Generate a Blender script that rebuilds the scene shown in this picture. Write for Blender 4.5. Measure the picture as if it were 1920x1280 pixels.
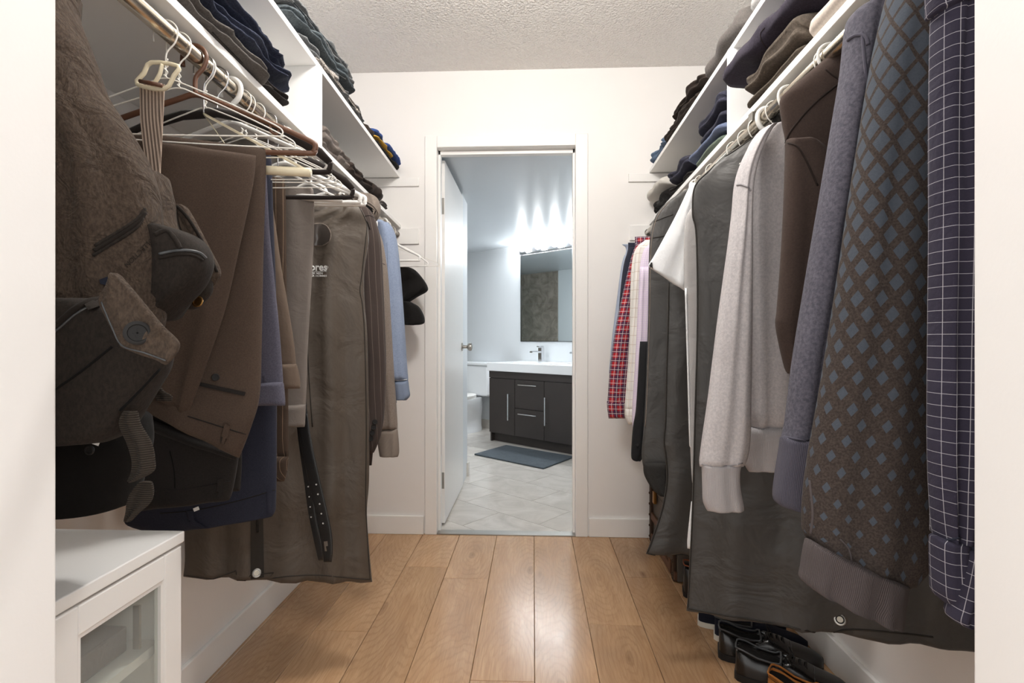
import bpy, bmesh, math, random
from mathutils import Vector, Matrix, noise
from mathutils.bvhtree import BVHTree

for _o in list(bpy.data.objects):
    bpy.data.objects.remove(_o)
SC = bpy.context.scene
COL = SC.collection
random.seed(7)

# ------------------------------------------------------------------ camera
FPX, HORIZ = 980.0, 635.0
YAW = math.atan(40 / FPX)
CS, SN = math.cos(YAW), math.sin(YAW)
CAM = Vector((0, 0, 1.04))
cd = bpy.data.cameras.new('camera')
cam = bpy.data.objects.new('camera', cd)
COL.objects.link(cam)
cam.location = CAM
cam.rotation_euler = (math.pi / 2, 0, YAW)
cd.sensor_width = 36
cd.lens = 36 * FPX / 1920
cd.shift_y = -5 / 1920
cd.clip_start = 0.02
SC.camera = cam

# ------------------------------------------------------------------ world, lamps, exposure
SC.view_settings.view_transform = 'Standard'
SC.view_settings.look = 'None'
SC.view_settings.gamma = 1
SC.view_settings.use_curve_mapping = False
SC.view_settings.exposure = 0.05
w = bpy.data.worlds.new('daylit_bedroom')
SC.world = w
w.use_nodes = True
w.node_tree.nodes['Background'].inputs[0].default_value = (1.0, 0.985, 0.965, 1)
w.node_tree.nodes['Background'].inputs[1].default_value = 1.5


def lamp(name, kind, loc, energy, color, size=None, size_y=None, rot=(0, 0, 0), shape=None):
    l = bpy.data.lights.new(name, kind)
    l.energy = energy
    l.color = color
    if kind == 'AREA':
        l.shape = shape or 'RECTANGLE'
        l.size = size
        if size_y:
            l.size_y = size_y
    else:
        l.shadow_soft_size = size or 0.05
    o = bpy.data.objects.new(name, l)
    COL.objects.link(o)
    o.location = loc
    o.rotation_euler = rot
    return o


# the closet is lit by its globe ceiling_lamp (built below), the bathroom by bulbs and a downlight

lamp('bathroom_ceiling_light', 'AREA', (-0.75, 4.75, 2.05), 11, (0.95, 0.98, 1.0), 0.35, shape='DISK')

# ------------------------------------------------------------------ pixel -> place helpers
def ray(px, py):
    k = (px - 960) / FPX
    return Vector((-SN + CS * k, CS + SN * k, (HORIZ - py) / FPX))


def P(px, py, X=None, Y=None, Z=None):
    d = ray(px, py)
    if X is not None:
        t = X / d.x
    elif Y is not None:
        t = Y / d.y
    else:
        t = (Z - CAM.z) / d.z
    return CAM + d * t


def pxX(X, Y):
    r = X / Y
    return 960 + FPX * (r * CS + SN) / (CS - r * SN)


# ------------------------------------------------------------------ materials
def lin(r, g, b):
    f = lambda v: v / 12.92 if v <= 0.04045 else ((v + 0.055) / 1.055) ** 2.4
    return (f(r / 255), f(g / 255), f(b / 255), 1)


class NT:
    def __init__(self, name):
        self.m = bpy.data.materials.new(name)
        self.m.use_nodes = True
        self.t = self.m.node_tree
        self.b = self.t.nodes['Principled BSDF']
        self.out = self.t.nodes['Material Output']

    def new(self, typ, **kw):
        n = self.t.nodes.new(typ)
        for k, v in kw.items():
            setattr(n, k, v)
        return n

    def link(self, a, b):
        self.t.links.new(a, b)

    def put(self, sock, v):
        if isinstance(v, bpy.types.NodeSocket):
            self.link(v, sock)
        elif v is not None:
            sock.default_value = v

    def math(self, op, a, b=None, c=None):
        n = self.new('ShaderNodeMath', operation=op)
        self.put(n.inputs[0], a)
        if b is not None:
            self.put(n.inputs[1], b)
        if c is not None:
            self.put(n.inputs[2], c)
        return n.outputs[0]

    def mix(self, f, a, b, mode='MIX'):
        n = self.new('ShaderNodeMix', data_type='RGBA', blend_type=mode)
        self.put(n.inputs[0], f)
        self.put(n.inputs[6], a)
        self.put(n.inputs[7], b)
        return n.outputs[2]

    def noise(self, scale, vec=None, detail=3, rough=0.5, dist=0):
        n = self.new('ShaderNodeTexNoise')
        n.inputs['Scale'].default_value = scale
        n.inputs['Detail'].default_value = detail
        n.inputs['Roughness'].default_value = rough
        n.inputs['Distortion'].default_value = dist
        if vec is not None:
            self.link(vec, n.inputs['Vector'])
        return n.outputs[0]

    def ramp(self, v, a, b):
        n = self.new('ShaderNodeMapRange')
        self.put(n.inputs[0], v)
        n.inputs[1].default_value = a
        n.inputs[2].default_value = b
        return n.outputs[0]

    def pos(self):
        return self.new('ShaderNodeNewGeometry').outputs['Position']

    def uv(self):
        s = self.new('ShaderNodeSeparateXYZ')
        self.link(self.new('ShaderNodeUVMap').outputs[0], s.inputs[0])
        return s.outputs[0], s.outputs[1]

    def vec(self, x, y, z=0.0):
        n = self.new('ShaderNodeCombineXYZ')
        self.put(n.inputs[0], x)
        self.put(n.inputs[1], y)
        self.put(n.inputs[2], z)
        return n.outputs[0]

    def scalevec(self, v, s):
        n = self.new('ShaderNodeMapping')
        self.link(v, n.inputs[0])
        n.inputs['Scale'].default_value = s
        return n.outputs[0]

    def stripe(self, x, period, off, width):
        f = self.math('FRACT', self.math('ADD', self.math('DIVIDE', x, period), off + 100.0))
        return self.math('LESS_THAN', f, width / period)

    def bump(self, h, strength, dist=0.002):
        n = self.new('ShaderNodeBump')
        n.inputs['Strength'].default_value = strength
        n.inputs['Distance'].default_value = dist
        self.link(h, n.inputs['Height'])
        prev = self.b.inputs['Normal']
        if prev.is_linked:
            self.link(prev.links[0].from_socket, n.inputs['Normal'])
        self.link(n.outputs[0], prev)

    def done(self, color=None, rough=0.8, spec=0.3, metal=0.0, sheen=0.0):
        if color is not None:
            self.put(self.b.inputs['Base Color'], color)
        self.put(self.b.inputs['Roughness'], rough)
        self.b.inputs['Specular IOR Level'].default_value = spec
        self.b.inputs['Metallic'].default_value = metal
        if sheen:
            self.b.inputs['Sheen Weight'].default_value = sheen
        return self.m


MATS = {}


def paint(name, rgb, rough=0.5, spec=0.4, bump=0.05, bscale=120, metal=0.0, var=0.03):
    n = NT(name)
    p = n.pos()
    c = lin(*rgb)
    f = n.noise(9, p, 2)
    dk = tuple(max(0, x * (1 - var * 2)) for x in c[:3]) + (1,)
    base = n.mix(f, dk, c)
    if bump:
        n.bump(n.noise(bscale, p, 3), bump, 0.002)
    return n.done(base, rough, spec, metal)


def fabric(name, rgb, rgb2=None, heather=0.5, weave=900, bump=0.35, wr=0.25, wscale=14, rough=0.92, sheen=0.03,
           spec=0.15, stretch=(1, 1, 1)):
    """woven or knitted cloth: fine weave relief, soft wrinkles, slight heathering"""
    n = NT(name)
    p = n.pos()
    dk = 0.80 if max(rgb) < 160 else 0.95
    c = tuple(x * dk for x in lin(*rgb)[:3]) + (1,)
    d = tuple(x * dk for x in lin(*rgb2)[:3]) + (1,) if rgb2 else tuple(x * 0.72 for x in c[:3]) + (1,)
    h = n.noise(weave * 0.45, n.scalevec(p, stretch), 2, 0.7)
    big = n.noise(7, p, 2)
    f = n.math('ADD', n.math('MULTIPLY', n.ramp(h, 0.35, 0.65), heather), n.math('MULTIPLY', big, 0.25))
    base = n.mix(f, c, d)
    n.bump(n.noise(wscale, p, 4, 0.55, 0.6), wr, 0.02)
    n.bump(n.noise(weave, n.scalevec(p, stretch), 2), bump, 0.0008)
    return n.done(base, rough, spec, 0, sheen)


def knit(name, rgb, rgb2=None, period=0.0022, axis='u', bump=0.4):
    """ribbed knit running down the length of the piece"""
    n = NT(name)
    u, v = n.uv()
    s = n.math('SINE', n.math('MULTIPLY', u if axis == 'u' else v, 2 * math.pi / period))
    c = lin(*rgb)
    d = lin(*rgb2) if rgb2 else tuple(x * 0.74 for x in c[:3]) + (1,)
    base = n.mix(n.ramp(s, -1, 0.6), d, c)
    base = n.mix(n.math('MULTIPLY', n.noise(500, n.pos(), 2), 0.5), base, d)
    n.bump(s, bump, 0.001)
    return n.done(base, 0.95, 0.1, 0, 0.03)


def grid_cloth(name, base, layers, weave=900, wr=0.2):
    """checked cloth. layers: (axis, period, offset, width, rgb, strength)"""
    n = NT(name)
    u, v = n.uv()
    p = n.pos()
    c = tuple(x * (0.85 if max(base) < 170 else 1.0) for x in lin(*base)[:3]) + (1,)
    cur = n.mix(n.noise(8, p, 2), c, tuple(x * 0.75 for x in c[:3]) + (1,))
    for ax, per, off, wd, rgb, st in layers:
        m = n.math('MULTIPLY', n.stripe(u if ax == 'u' else v, per, off, wd), st)
        cur = n.mix(m, cur, lin(*rgb))
    n.bump(n.noise(16, p, 4, 0.55, 0.6), wr, 0.02)
    n.bump(n.noise(weave, p, 2), 0.25, 0.0008)
    return n.done(cur, 0.9, 0.15, 0, 0.03)


def build_materials():
    M = MATS
    # room
    M['wall'] = paint('wall_paint_white', (243, 240, 237), 0.55, 0.3, 0.06, 220, var=0.01)
    M['bathwall'] = paint('bathroom_wall_paint', (226, 230, 233), 0.4, 0.4, 0.03, 150, var=0.01)
    M['trim'] = paint('trim_gloss_white', (246, 244, 241), 0.35, 0.5, 0.02, 60, var=0.01)
    M['shelf'] = paint('white_melamine_board', (247, 246, 244), 0.35, 0.45, 0.02, 80, var=0.01)
    n = NT('popcorn_ceiling')
    p = n.pos()
    v = n.new('ShaderNodeTexVoronoi')
    v.inputs['Scale'].default_value = 85
    n.link(p, v.inputs['Vector'])
    h = n.math('ADD', n.math('SUBTRACT', 1.0, v.outputs['Distance']), n.noise(150, p, 3))
    n.bump(h, 0.9, 0.009)
    M['ceiling'] = n.done(lin(247, 243, 238), 0.9, 0.1)
    M['bathceil'] = paint('bathroom_ceiling_satin', (206, 212, 217), 0.3, 0.5, 0.02, 40, var=0.01)
    # oak planks
    n = NT('oak_plank')
    p = n.pos()
    oi = n.new('ShaderNodeObjectInfo').outputs['Random']
    off = n.new('ShaderNodeVectorMath', operation='ADD')
    n.link(p, off.inputs[0])
    n.link(n.vec(n.math('MULTIPLY', oi, 37.0), n.math('MULTIPLY', oi, 91.0), 0.0), off.inputs[1])
    q = off.outputs[0]
    g1 = n.noise(7, n.scalevec(q, (2.2, 0.40, 1)), 5, 0.55, 1.2)
    g2 = n.noise(85, n.scalevec(q, (3.2, 0.10, 1)), 4, 0.6, 0.3)
    g3 = n.noise(2.6, n.scalevec(q, (1.5, 0.7, 1)), 3, 0.5, 1.0)
    # cathedral grain: rings of a stretched cone
    vk = n.new('ShaderNodeTexVoronoi', voronoi_dimensions='2D')
    vk.inputs['Scale'].default_value = 2.0
    n.link(n.scalevec(q, (1.8, 0.55, 1)), vk.inputs['Vector'])
    dist = n.math('ADD', vk.outputs['Distance'], n.math('MULTIPLY', g1, 0.16))
    ringw = n.math('SINE', n.math('MULTIPLY', dist, 120.0))
    c = n.mix(n.ramp(g1, 0.25, 0.78), lin(212, 174, 134), lin(184, 141, 101))
    c = n.mix(n.math('MULTIPLY', n.ramp(ringw, 0.2, 1.0), n.math('MULTIPLY', n.ramp(g3, 0.3, 0.65), 0.5)), c, lin(168, 126, 88))
    c = n.mix(n.math('MULTIPLY', n.ramp(g2, 0.42, 0.75), 0.55), c, lin(160, 120, 84))
    c = n.mix(n.math('MULTIPLY', n.ramp(g3, 0.45, 0.8), 0.55), c, lin(168, 136, 106))
    kn = n.math('SUBTRACT', 1.0, n.ramp(dist, 0.075, 0.135))
    c = n.mix(n.math('MULTIPLY', kn, n.math('MULTIPLY', n.ramp(g3, 0.42, 0.55), 0.55)), c, lin(112, 76, 50))
    tint = n.mix(oi, (1.06, 1.06, 1.06, 1), (0.76, 0.75, 0.75, 1))
    c = n.mix(1.0, c, tint, 'MULTIPLY')
    n.bump(g2, 0.12, 0.001)
    rg = n.math('ADD', 0.15, n.math('MULTIPLY', g1, 0.16))
    M['oak'] = n.done(c, rg, 0.45)
    M['gap'] = paint('dark_joint', (104, 78, 56), 0.9, 0.1, 0)
    # tile
    n = NT('marble_tile')
    p = n.pos()
    oi = n.new('ShaderNodeObjectInfo').outputs['Random']
    off = n.new('ShaderNodeVectorMath', operation='ADD')
    n.link(p, off.inputs[0])
    n.link(n.vec(n.math('MULTIPLY', oi, 23.0), n.math('MULTIPLY', oi, 51.0), 0.0), off.inputs[1])
    a = n.noise(4.0, off.outputs[0], 6, 0.6, 1.6)
    c = n.mix(n.ramp(a, 0.3, 0.75), lin(224, 218, 210), lin(190, 183, 174))
    c = n.mix(n.math('MULTIPLY', oi, 0.35), c, lin(200, 194, 186))
    M['tile'] = n.done(c, 0.16, 0.5)
    n = NT('brown_shower_tile')
    p = n.pos()
    a = n.noise(5.0, p, 6, 0.65, 2.0)
    c = n.mix(n.ramp(a, 0.3, 0.7), lin(176, 166, 154), lin(128, 117, 106))
    M['showertile'] = n.done(c, 0.25, 0.5)
    M['grout'] = paint('grout_grey', (176, 172, 166), 0.9, 0.1, 0.05)
    # metals, plastics
    M['chrome'] = paint('chrome', (220, 220, 222), 0.12, 0.5, 0, metal=1.0)
    M['rodmetal'] = paint('brushed_rod_metal', (205, 196, 182), 0.2, 0.5, 0.03, 90, metal=1.0)
    M['steel'] = paint('satin_steel', (168, 164, 158), 0.32, 0.5, 0, metal=1.0)
    M['brass'] = paint('dull_brass', (150, 110, 60), 0.4, 0.5, 0, metal=1.0)
    M['whiteplastic'] = paint('white_plastic', (242, 240, 236), 0.35, 0.5, 0)
    M['creamplastic'] = paint('cream_plastic', (238, 226, 196), 0.35, 0.5, 0)
    M['wire'] = paint('white_coated_wire', (244, 240, 232), 0.4, 0.5, 0)
    M['copper'] = paint('brown_tube_plastic', (104, 70, 52), 0.35, 0.5, 0)
    M['velvet'] = fabric('black_flocked_velvet', (44, 36, 33), heather=0.3, wr=0, sheen=0.3)
    M['blackplastic'] = paint('black_plastic', (30, 28, 27), 0.6, 0.3, 0)
    M['whiteprint'] = paint('white_print', (245, 245, 243), 0.7, 0.2, 0)
    M['ceramic'] = paint('white_ceramic', (246, 248, 250), 0.12, 0.5, 0, var=0)
    M['espresso'] = paint('espresso_wood', (62, 56, 53), 0.45, 0.4, 0.1, 60, var=0.1)
    n = NT('mirror_glass')
    M['mirror'] = n.done(lin(225, 232, 232), 0.015, 0.5, 1.0)
    # lit bulb
    n = NT('lit_bulb')
    n.b.inputs['Emission Color'].default_value = (0.95, 0.98, 1.0, 1)
    n.b.inputs['Emission Strength'].default_value = 230
    M['bulb'] = n.done(lin(250, 250, 250), 0.3)
    n = NT('lit_diffuser')
    n.b.inputs['Emission Color'].default_value = (1.0, 0.975, 0.94, 1)
    n.b.inputs['Emission Strength'].default_value = 88
    M['diffuser'] = n.done(lin(250, 248, 240), 0.4)

    def glass(name, tint, fac, rough=0.02):
        n = NT(name)
        tr = n.new('ShaderNodeBsdfTransparent')
        tr.inputs[0].default_value = tint
        n.done(lin(230, 232, 230), rough, 0.6)
        mx = n.new('ShaderNodeMixShader')
        mx.inputs[0].default_value = fac
        n.link(tr.outputs[0], mx.inputs[1])
        n.link(n.b.outputs[0], mx.inputs[2])
        n.link(mx.outputs[0], n.out.inputs[0])
        return n.m
    M['glass'] = glass('cabinet_glass', (0.93, 0.95, 0.93, 1), 0.16)
    M['showerglass'] = glass('shower_glass', (0.8, 0.9, 0.88, 1), 0.10)
    # bath mat
    M['mat'] = fabric('slate_bath_mat', (98, 106, 112), (52, 58, 64), heather=0.35, weave=420, bump=0.7, wr=0.5, wscale=22)
    # ---- cloth
    M['pack'] = fabric('brown_twill_pack', (90, 76, 65), (50, 42, 36), 0.55, 700, 0.5, 0.8, 26, stretch=(1, 1, 0.5))
    M['packdark'] = fabric('dark_twill_pack', (54, 47, 42), (30, 27, 25), 0.5, 700, 0.5, 0.2, 12, stretch=(1, 1, 0.5))
    M['packblack'] = fabric('black_pack_base', (22, 20, 19), None, 0.4, 700, 0.4, 0.2, 12)
    M['packseam'] = fabric('pack_piping', (42, 36, 32), None, 0.3, 900, 0.3, 0)
    M['webbing'] = knit('dark_webbing', (74, 66, 58), (42, 37, 33), 0.0026, 'v', 0.8)
    M['beltweb'] = knit('beige_webbing', (192, 172, 156), (140, 122, 110), 0.0062, 'u', 0.9)
    M['trB'] = fabric('brown_wool', (92, 77, 67), (70, 58, 50), 0.5, 1000, 0.3, 0.2, 6)
    M['trK'] = fabric('black_wool', (50, 46, 44), (36, 33, 32), 0.5, 1000, 0.3, 0.2, 8)
    M['trN'] = fabric('navy_wool', (58, 60, 74), (44, 45, 56), 0.5, 1000, 0.3, 0.2, 8)
    M['trBG'] = fabric('blue_grey_wool', (112, 110, 124), (86, 84, 98), 0.6, 800, 0.3, 0.2, 8)
    M['trC'] = grid_cloth('glen_check', (122, 107, 95), [('u', .0028, 0, .0012, (104, 88, 76), .5), ('v', .0028, 0, .0012, (104, 88, 76), .5),
                                                         ('u', .02, .2, .006, (104, 90, 80), .4), ('v', .02, .2, .006, (104, 90, 80), .4)])
    M['trP'] = grid_cloth('brown_pinstripe', (82, 68, 58), [('u', .017, .1, .0012, (150, 128, 108), .7)])
    M['trG'] = grid_cloth('grey_sharkskin', (146, 137, 130), [('u', .0022, 0, .001, (116, 108, 102), .6), ('v', .003, 0, .0012, (118, 110, 104), .5)])
    M['bag'] = fabric('grey_brown_nylon_bag', (96, 86, 76), (84, 75, 67), 0.35, 1200, 0.12, 0.6, 8, rough=0.55, spec=0.4, sheen=0)
    M['bagR'] = fabric('dark_nylon_bag', (80, 78, 76), (70, 69, 68), 0.35, 1200, 0.12, 0.6, 8, rough=0.5, spec=0.4, sheen=0)
    M['bagtrim'] = fabric('bag_piping', (60, 56, 52), None, 0.3, 900, 0.2, 0, rough=0.6)
    M['window'] = paint('clear_bag_window', (72, 66, 62), 0.12, 0.6, 0.3, 25)
    M['pin'] = grid_cloth('charcoal_pinstripe', (78, 68, 64), [('u', .021, .1, .0009, (140, 127, 120), .65)], wr=0.12)
    M['taupe'] = fabric('taupe_fleece', (152, 140, 130), (128, 116, 106), 0.6, 500, 0.4, 0.3, 10)
    M['taupeK'] = knit('taupe_rib', (146, 134, 124))
    M['lblue'] = fabric('light_blue_fleece', (150, 163, 186), (128, 141, 166), 0.6, 500, 0.4, 0.3, 10)
    M['lblueK'] = knit('light_blue_rib', (142, 155, 178))
    M['cap'] = fabric('black_cotton', (34, 32, 31), None, 0.4, 700, 0.4, 0.3, 14)
    M['leather'] = paint('black_leather', (30, 30, 31), 0.35, 0.5, 0.25, 260, var=0.1)
    M['leatheredge'] = paint('leather_edge', (70, 72, 74), 0.4, 0.5, 0, var=0.1)
    M['shoe'] = paint('polished_black_leather', (26, 24, 23), 0.2, 0.6, 0.05, 80, var=0.1)
    M['sole'] = paint('black_rubber_sole', (34, 32, 31), 0.6, 0.4, 0.1, 120)
    M['rubberwhite'] = paint('white_rubber', (226, 222, 210), 0.6, 0.3, 0.05)
    M['canvas'] = fabric('navy_canvas', (40, 42, 54), None, 0.5, 700, 0.4, 0.1)
    M['tan'] = fabric('tan_suede', (186, 122, 62), (150, 94, 44), 0.5, 500, 0.3, 0.2)
    M['oxblood'] = paint('orange_brown_leather', (150, 78, 44), 0.4, 0.5, 0.1)
    # right hand clothes
    M['gridnavy'] = grid_cloth('navy_windowpane', (62, 58, 74), [('u', .0140, .3, .0007, (190, 187, 192), .7), ('v', .0122, .3, .0006, (190, 187, 192), .7)], wr=0.3)
    n = NT('diamond_gradient_knit')
    u, vv = n.uv()
    p = n.pos()
    pu, pv = 0.0275, 0.039
    a = n.math('ADD', n.math('DIVIDE', u, pu), n.math('DIVIDE', vv, pv))
    b = n.math('SUBTRACT', n.math('DIVIDE', u, pu), n.math('DIVIDE', vv, pv))
    fa = n.math('ABSOLUTE', n.math('SUBTRACT', n.math('FRACT', n.math('ADD', a, 100.0)), 0.5))
    fb = n.math('ABSOLUTE', n.math('SUBTRACT', n.math('FRACT', n.math('ADD', b, 100.0)), 0.5))
    mx = n.math('MAXIMUM', fa, fb)
    size = n.new('ShaderNodeMapRange')
    n.link(vv, size.inputs[0])
    for i, val in zip((1, 2, 3, 4), (0.15, 0.86, 0.40, 0.11)):
        size.inputs[i].default_value = val
    msk = n.math('LESS_THAN', mx, size.outputs[0])
    cb = n.mix(n.ramp(n.noise(420, p, 2), 0.35, 0.65), lin(76, 67, 62), lin(58, 51, 48))
    cd_ = n.mix(n.noise(400, p, 2), lin(82, 87, 95), lin(70, 76, 85))
    c = n.mix(msk, cb, cd_)
    n.bump(n.noise(10, p, 3), 0.2, 0.02)
    n.bump(n.noise(700, p, 2), 0.4, 0.001)
    M['diamond'] = n.done(c, 0.95, 0.1, 0, 0.03)
    M['diamondK'] = knit('brown_rib_cuff', (94, 86, 85), (76, 69, 69), 0.002)
    M['bluegrey'] = fabric('blue_grey_heather', (114, 111, 122), (82, 80, 90), 0.75, 420, 0.5, 0.2, 7)
    M['bluegreyK'] = knit('blue_grey_rib', (100, 97, 108), (74, 72, 82))
    M['dkbrown'] = fabric('dark_brown_fleece', (84, 70, 64), (68, 57, 52), 0.5, 600, 0.3, 0.2, 6)
    M['dkbrownS'] = fabric('dark_brown_seam', (58, 48, 44), None, 0.4, 600, 0.3, 0)
    M['ltgrey'] = fabric('light_grey_heather', (212, 206, 206), (184, 180, 182), 0.7, 420, 0.5, 0.15, 7)
    M['ltgreyK'] = knit('light_grey_rib', (206, 200, 200), (168, 164, 166))
    M['ltgreyS'] = fabric('light_grey_seam', (166, 162, 164), None, 0.4, 600, 0.3, 0)
    M['white'] = fabric('white_cotton', (248, 249, 250), (238, 240, 242), 0.4, 900, 0.15, 0.3, 9)
    M['palegrey'] = fabric('pale_grey_cotton', (196, 192, 190), (180, 178, 178), 0.4, 900, 0.15, 0.3, 9)
    M['window_check'] = grid_cloth('white_window_check', (240, 236, 230), [('u', .03, .2, .0022, (188, 168, 148), .6), ('v', .034, .2, .0022, (188, 168, 148), .6)])
    M['gingham'] = grid_cloth('pale_pink_gingham', (238, 228, 238), [('u', .008, 0, .004, (214, 196, 222), .6), ('v', .008, 0, .004, (214, 196, 222), .6)])
    M['plaid'] = grid_cloth('red_plaid', (176, 44, 48), [('u', .033, .0, .015, (46, 46, 74), .75), ('v', .036, .0, .016, (46, 46, 74), .7),
                                                       ('u', .0165, .46, .0016, (226, 216, 212), .75), ('v', .018, .46, .0018, (226, 216, 212), .75)])
    M['navyshirt'] = fabric('navy_cotton', (52, 54, 68), None, 0.4, 900, 0.2, 0.3)
    M['paleblue'] = fabric('pale_blue_cotton', (178, 188, 208), None, 0.3, 900, 0.2, 0.3)
    M['blackcloth'] = fabric('black_cotton_shirt', (40, 40, 42), None, 0.4, 900, 0.2, 0.3)
    M['tealdark'] = fabric('dark_teal_wool', (62, 60, 58), None, 0.5, 700, 0.3, 0.3)
    # folded clothes
    M['denimD'] = fabric('dark_denim', (70, 76, 96), (36, 39, 54), 0.6, 650, 0.5, 0.4, 16)
    M['denimG'] = fabric('grey_denim', (116, 110, 106), (82, 78, 76), 0.6, 650, 0.5, 0.4, 16)
    M['denimK'] = fabric('black_denim', (58, 54, 52), None, 0.6, 650, 0.5, 0.4, 16)
    M['denimL'] = fabric('washed_grey_denim', (140, 141, 141), (92, 96, 99), 0.65, 500, 0.5, 0.5, 20)
    M['denimT'] = fabric('teal_denim', (106, 114, 118), (66, 74, 80), 0.65, 500, 0.5, 0.5, 20)
    M['fray'] = fabric('frayed_threads', (206, 198, 190), (120, 112, 106), 0.8, 300, 0.8, 0.5, 30)
    M['stitch'] = fabric('copper_stitching', (176, 118, 84), None, 0.3, 900, 0.2, 0)
    M['taupeF'] = fabric('folded_taupe_knit', (124, 114, 108), (98, 90, 86), 0.5, 600, 0.4, 0.4, 14)
    M['dkbF'] = fabric('folded_dark_brown', (66, 56, 50), (46, 39, 35), 0.5, 600, 0.4, 0.4, 14)
    M['navyF'] = fabric('navy_fleece', (66, 66, 82), (46, 46, 58), 0.6, 500, 0.4, 0.3, 12)
    M['plumF'] = fabric('dark_plum_fleece', (66, 60, 72), (44, 40, 50), 0.6, 500, 0.4, 0.3, 10)
    M['brownF'] = fabric('brown_wool_knit', (108, 97, 86), (80, 71, 63), 0.7, 380, 0.7, 0.35, 12)
    M['creamF'] = fabric('cream_knit', (222, 210, 198), (196, 184, 174), 0.5, 500, 0.5, 0.3, 12)
    M['blueF'] = fabric('slate_blue_fleece', (118, 128, 154), (92, 102, 130), 0.6, 500, 0.4, 0.3, 12)
    M['greenF'] = fabric('sage_green_fleece', (126, 138, 124), (100, 112, 100), 0.6, 500, 0.4, 0.3, 12)
    M['charF'] = fabric('charcoal_knit', (112, 106, 102), (84, 80, 78), 0.6, 450, 0.5, 0.3, 12)
    M['greyF'] = fabric('grey_marl_knit', (176, 174, 172), (148, 146, 146), 0.6, 450, 0.4, 0.3, 12)
    M['denimB'] = fabric('blue_denim', (112, 132, 156), (84, 102, 126), 0.6, 500, 0.5, 0.4, 16)
    M['royal'] = fabric('royal_blue_cotton', (62, 92, 160), (46, 68, 122), 0.5, 700, 0.4, 0.3, 14)
    M['yellow'] = fabric('yellow_cotton', (214, 168, 70), None, 0.4, 700, 0.4, 0.2)
    M['capcream'] = fabric('cream_wool_hat', (214, 210, 202), (190, 186, 180), 0.4, 500, 0.4, 0.3, 12)
    # trunk
    M['trunk'] = paint('worn_grey_trunk', (104, 96, 88), 0.7, 0.3, 0.5, 40, var=0.25)
    M['trunkwood'] = paint('worn_trunk_batten', (112, 78, 58), 0.6, 0.3, 0.4, 40, var=0.2)
    M['rust'] = paint('rusty_iron', (84, 66, 54), 0.6, 0.4, 0.4, 90, metal=0.6, var=0.2)
    M['multicolour'] = grid_cloth('bright_lining', (44, 42, 52), [('u', .009, 0, .001, (200, 150, 80), .7), ('v', .011, .3, .003, (70, 190, 170), .9), ('u', .013, .5, .002, (230, 225, 215), .9)])


build_materials()

# ------------------------------------------------------------------ object helpers
WORLD = {}      # object -> (verts, faces) in world space, for putting details on surfaces


def tag(o, label=None, cat=None, group=None, kind=None):
    if label:
        o['label'] = label
    if cat:
        o['category'] = cat
    if group:
        o['group'] = group
    if kind:
        o['kind'] = kind
    return o


def thing(name, label, cat, loc=(0, 0, 0), group=None, rz=0.0):
    o = bpy.data.objects.new(name, None)
    o.empty_display_size = 0.05
    COL.objects.link(o)
    o.location = loc
    o.rotation_euler = (0, 0, rz)
    return tag(o, label, cat, group)


def mk(name, verts, faces, mat, parent=None, uvs=None, smooth=True, sharp=None, local=False):
    """one mesh object; verts are world coordinates unless local (then relative to the parent)"""
    me = bpy.data.meshes.new(name)
    off = Vector((0, 0, 0))
    if parent is not None and not local:
        q = parent
        while q is not None:
            off += q.location
            q = q.parent
    me.from_pydata([tuple(Vector(v) - off) for v in verts], [], faces)
    if uvs:
        ul = me.uv_layers.new(name='UVMap')
        for lp in me.loops:
            ul.data[lp.index].uv = uvs[lp.vertex_index]
    me.materials.append(MATS[mat] if isinstance(mat, str) else mat)
    bm = bmesh.new()
    bm.from_mesh(me)
    bmesh.ops.recalc_face_normals(bm, faces=bm.faces)
    bm.to_mesh(me)
    bm.free()
    if smooth:
        me.polygons.foreach_set('use_smooth', [True] * len(me.polygons))
        if sharp:
            me.set_sharp_from_angle(angle=math.radians(sharp))
    o = bpy.data.objects.new(name, me)
    COL.objects.link(o)
    if parent is not None:
        o.parent = parent
    WORLD[o] = ([Vector(v) for v in verts], faces)
    return o


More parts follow.
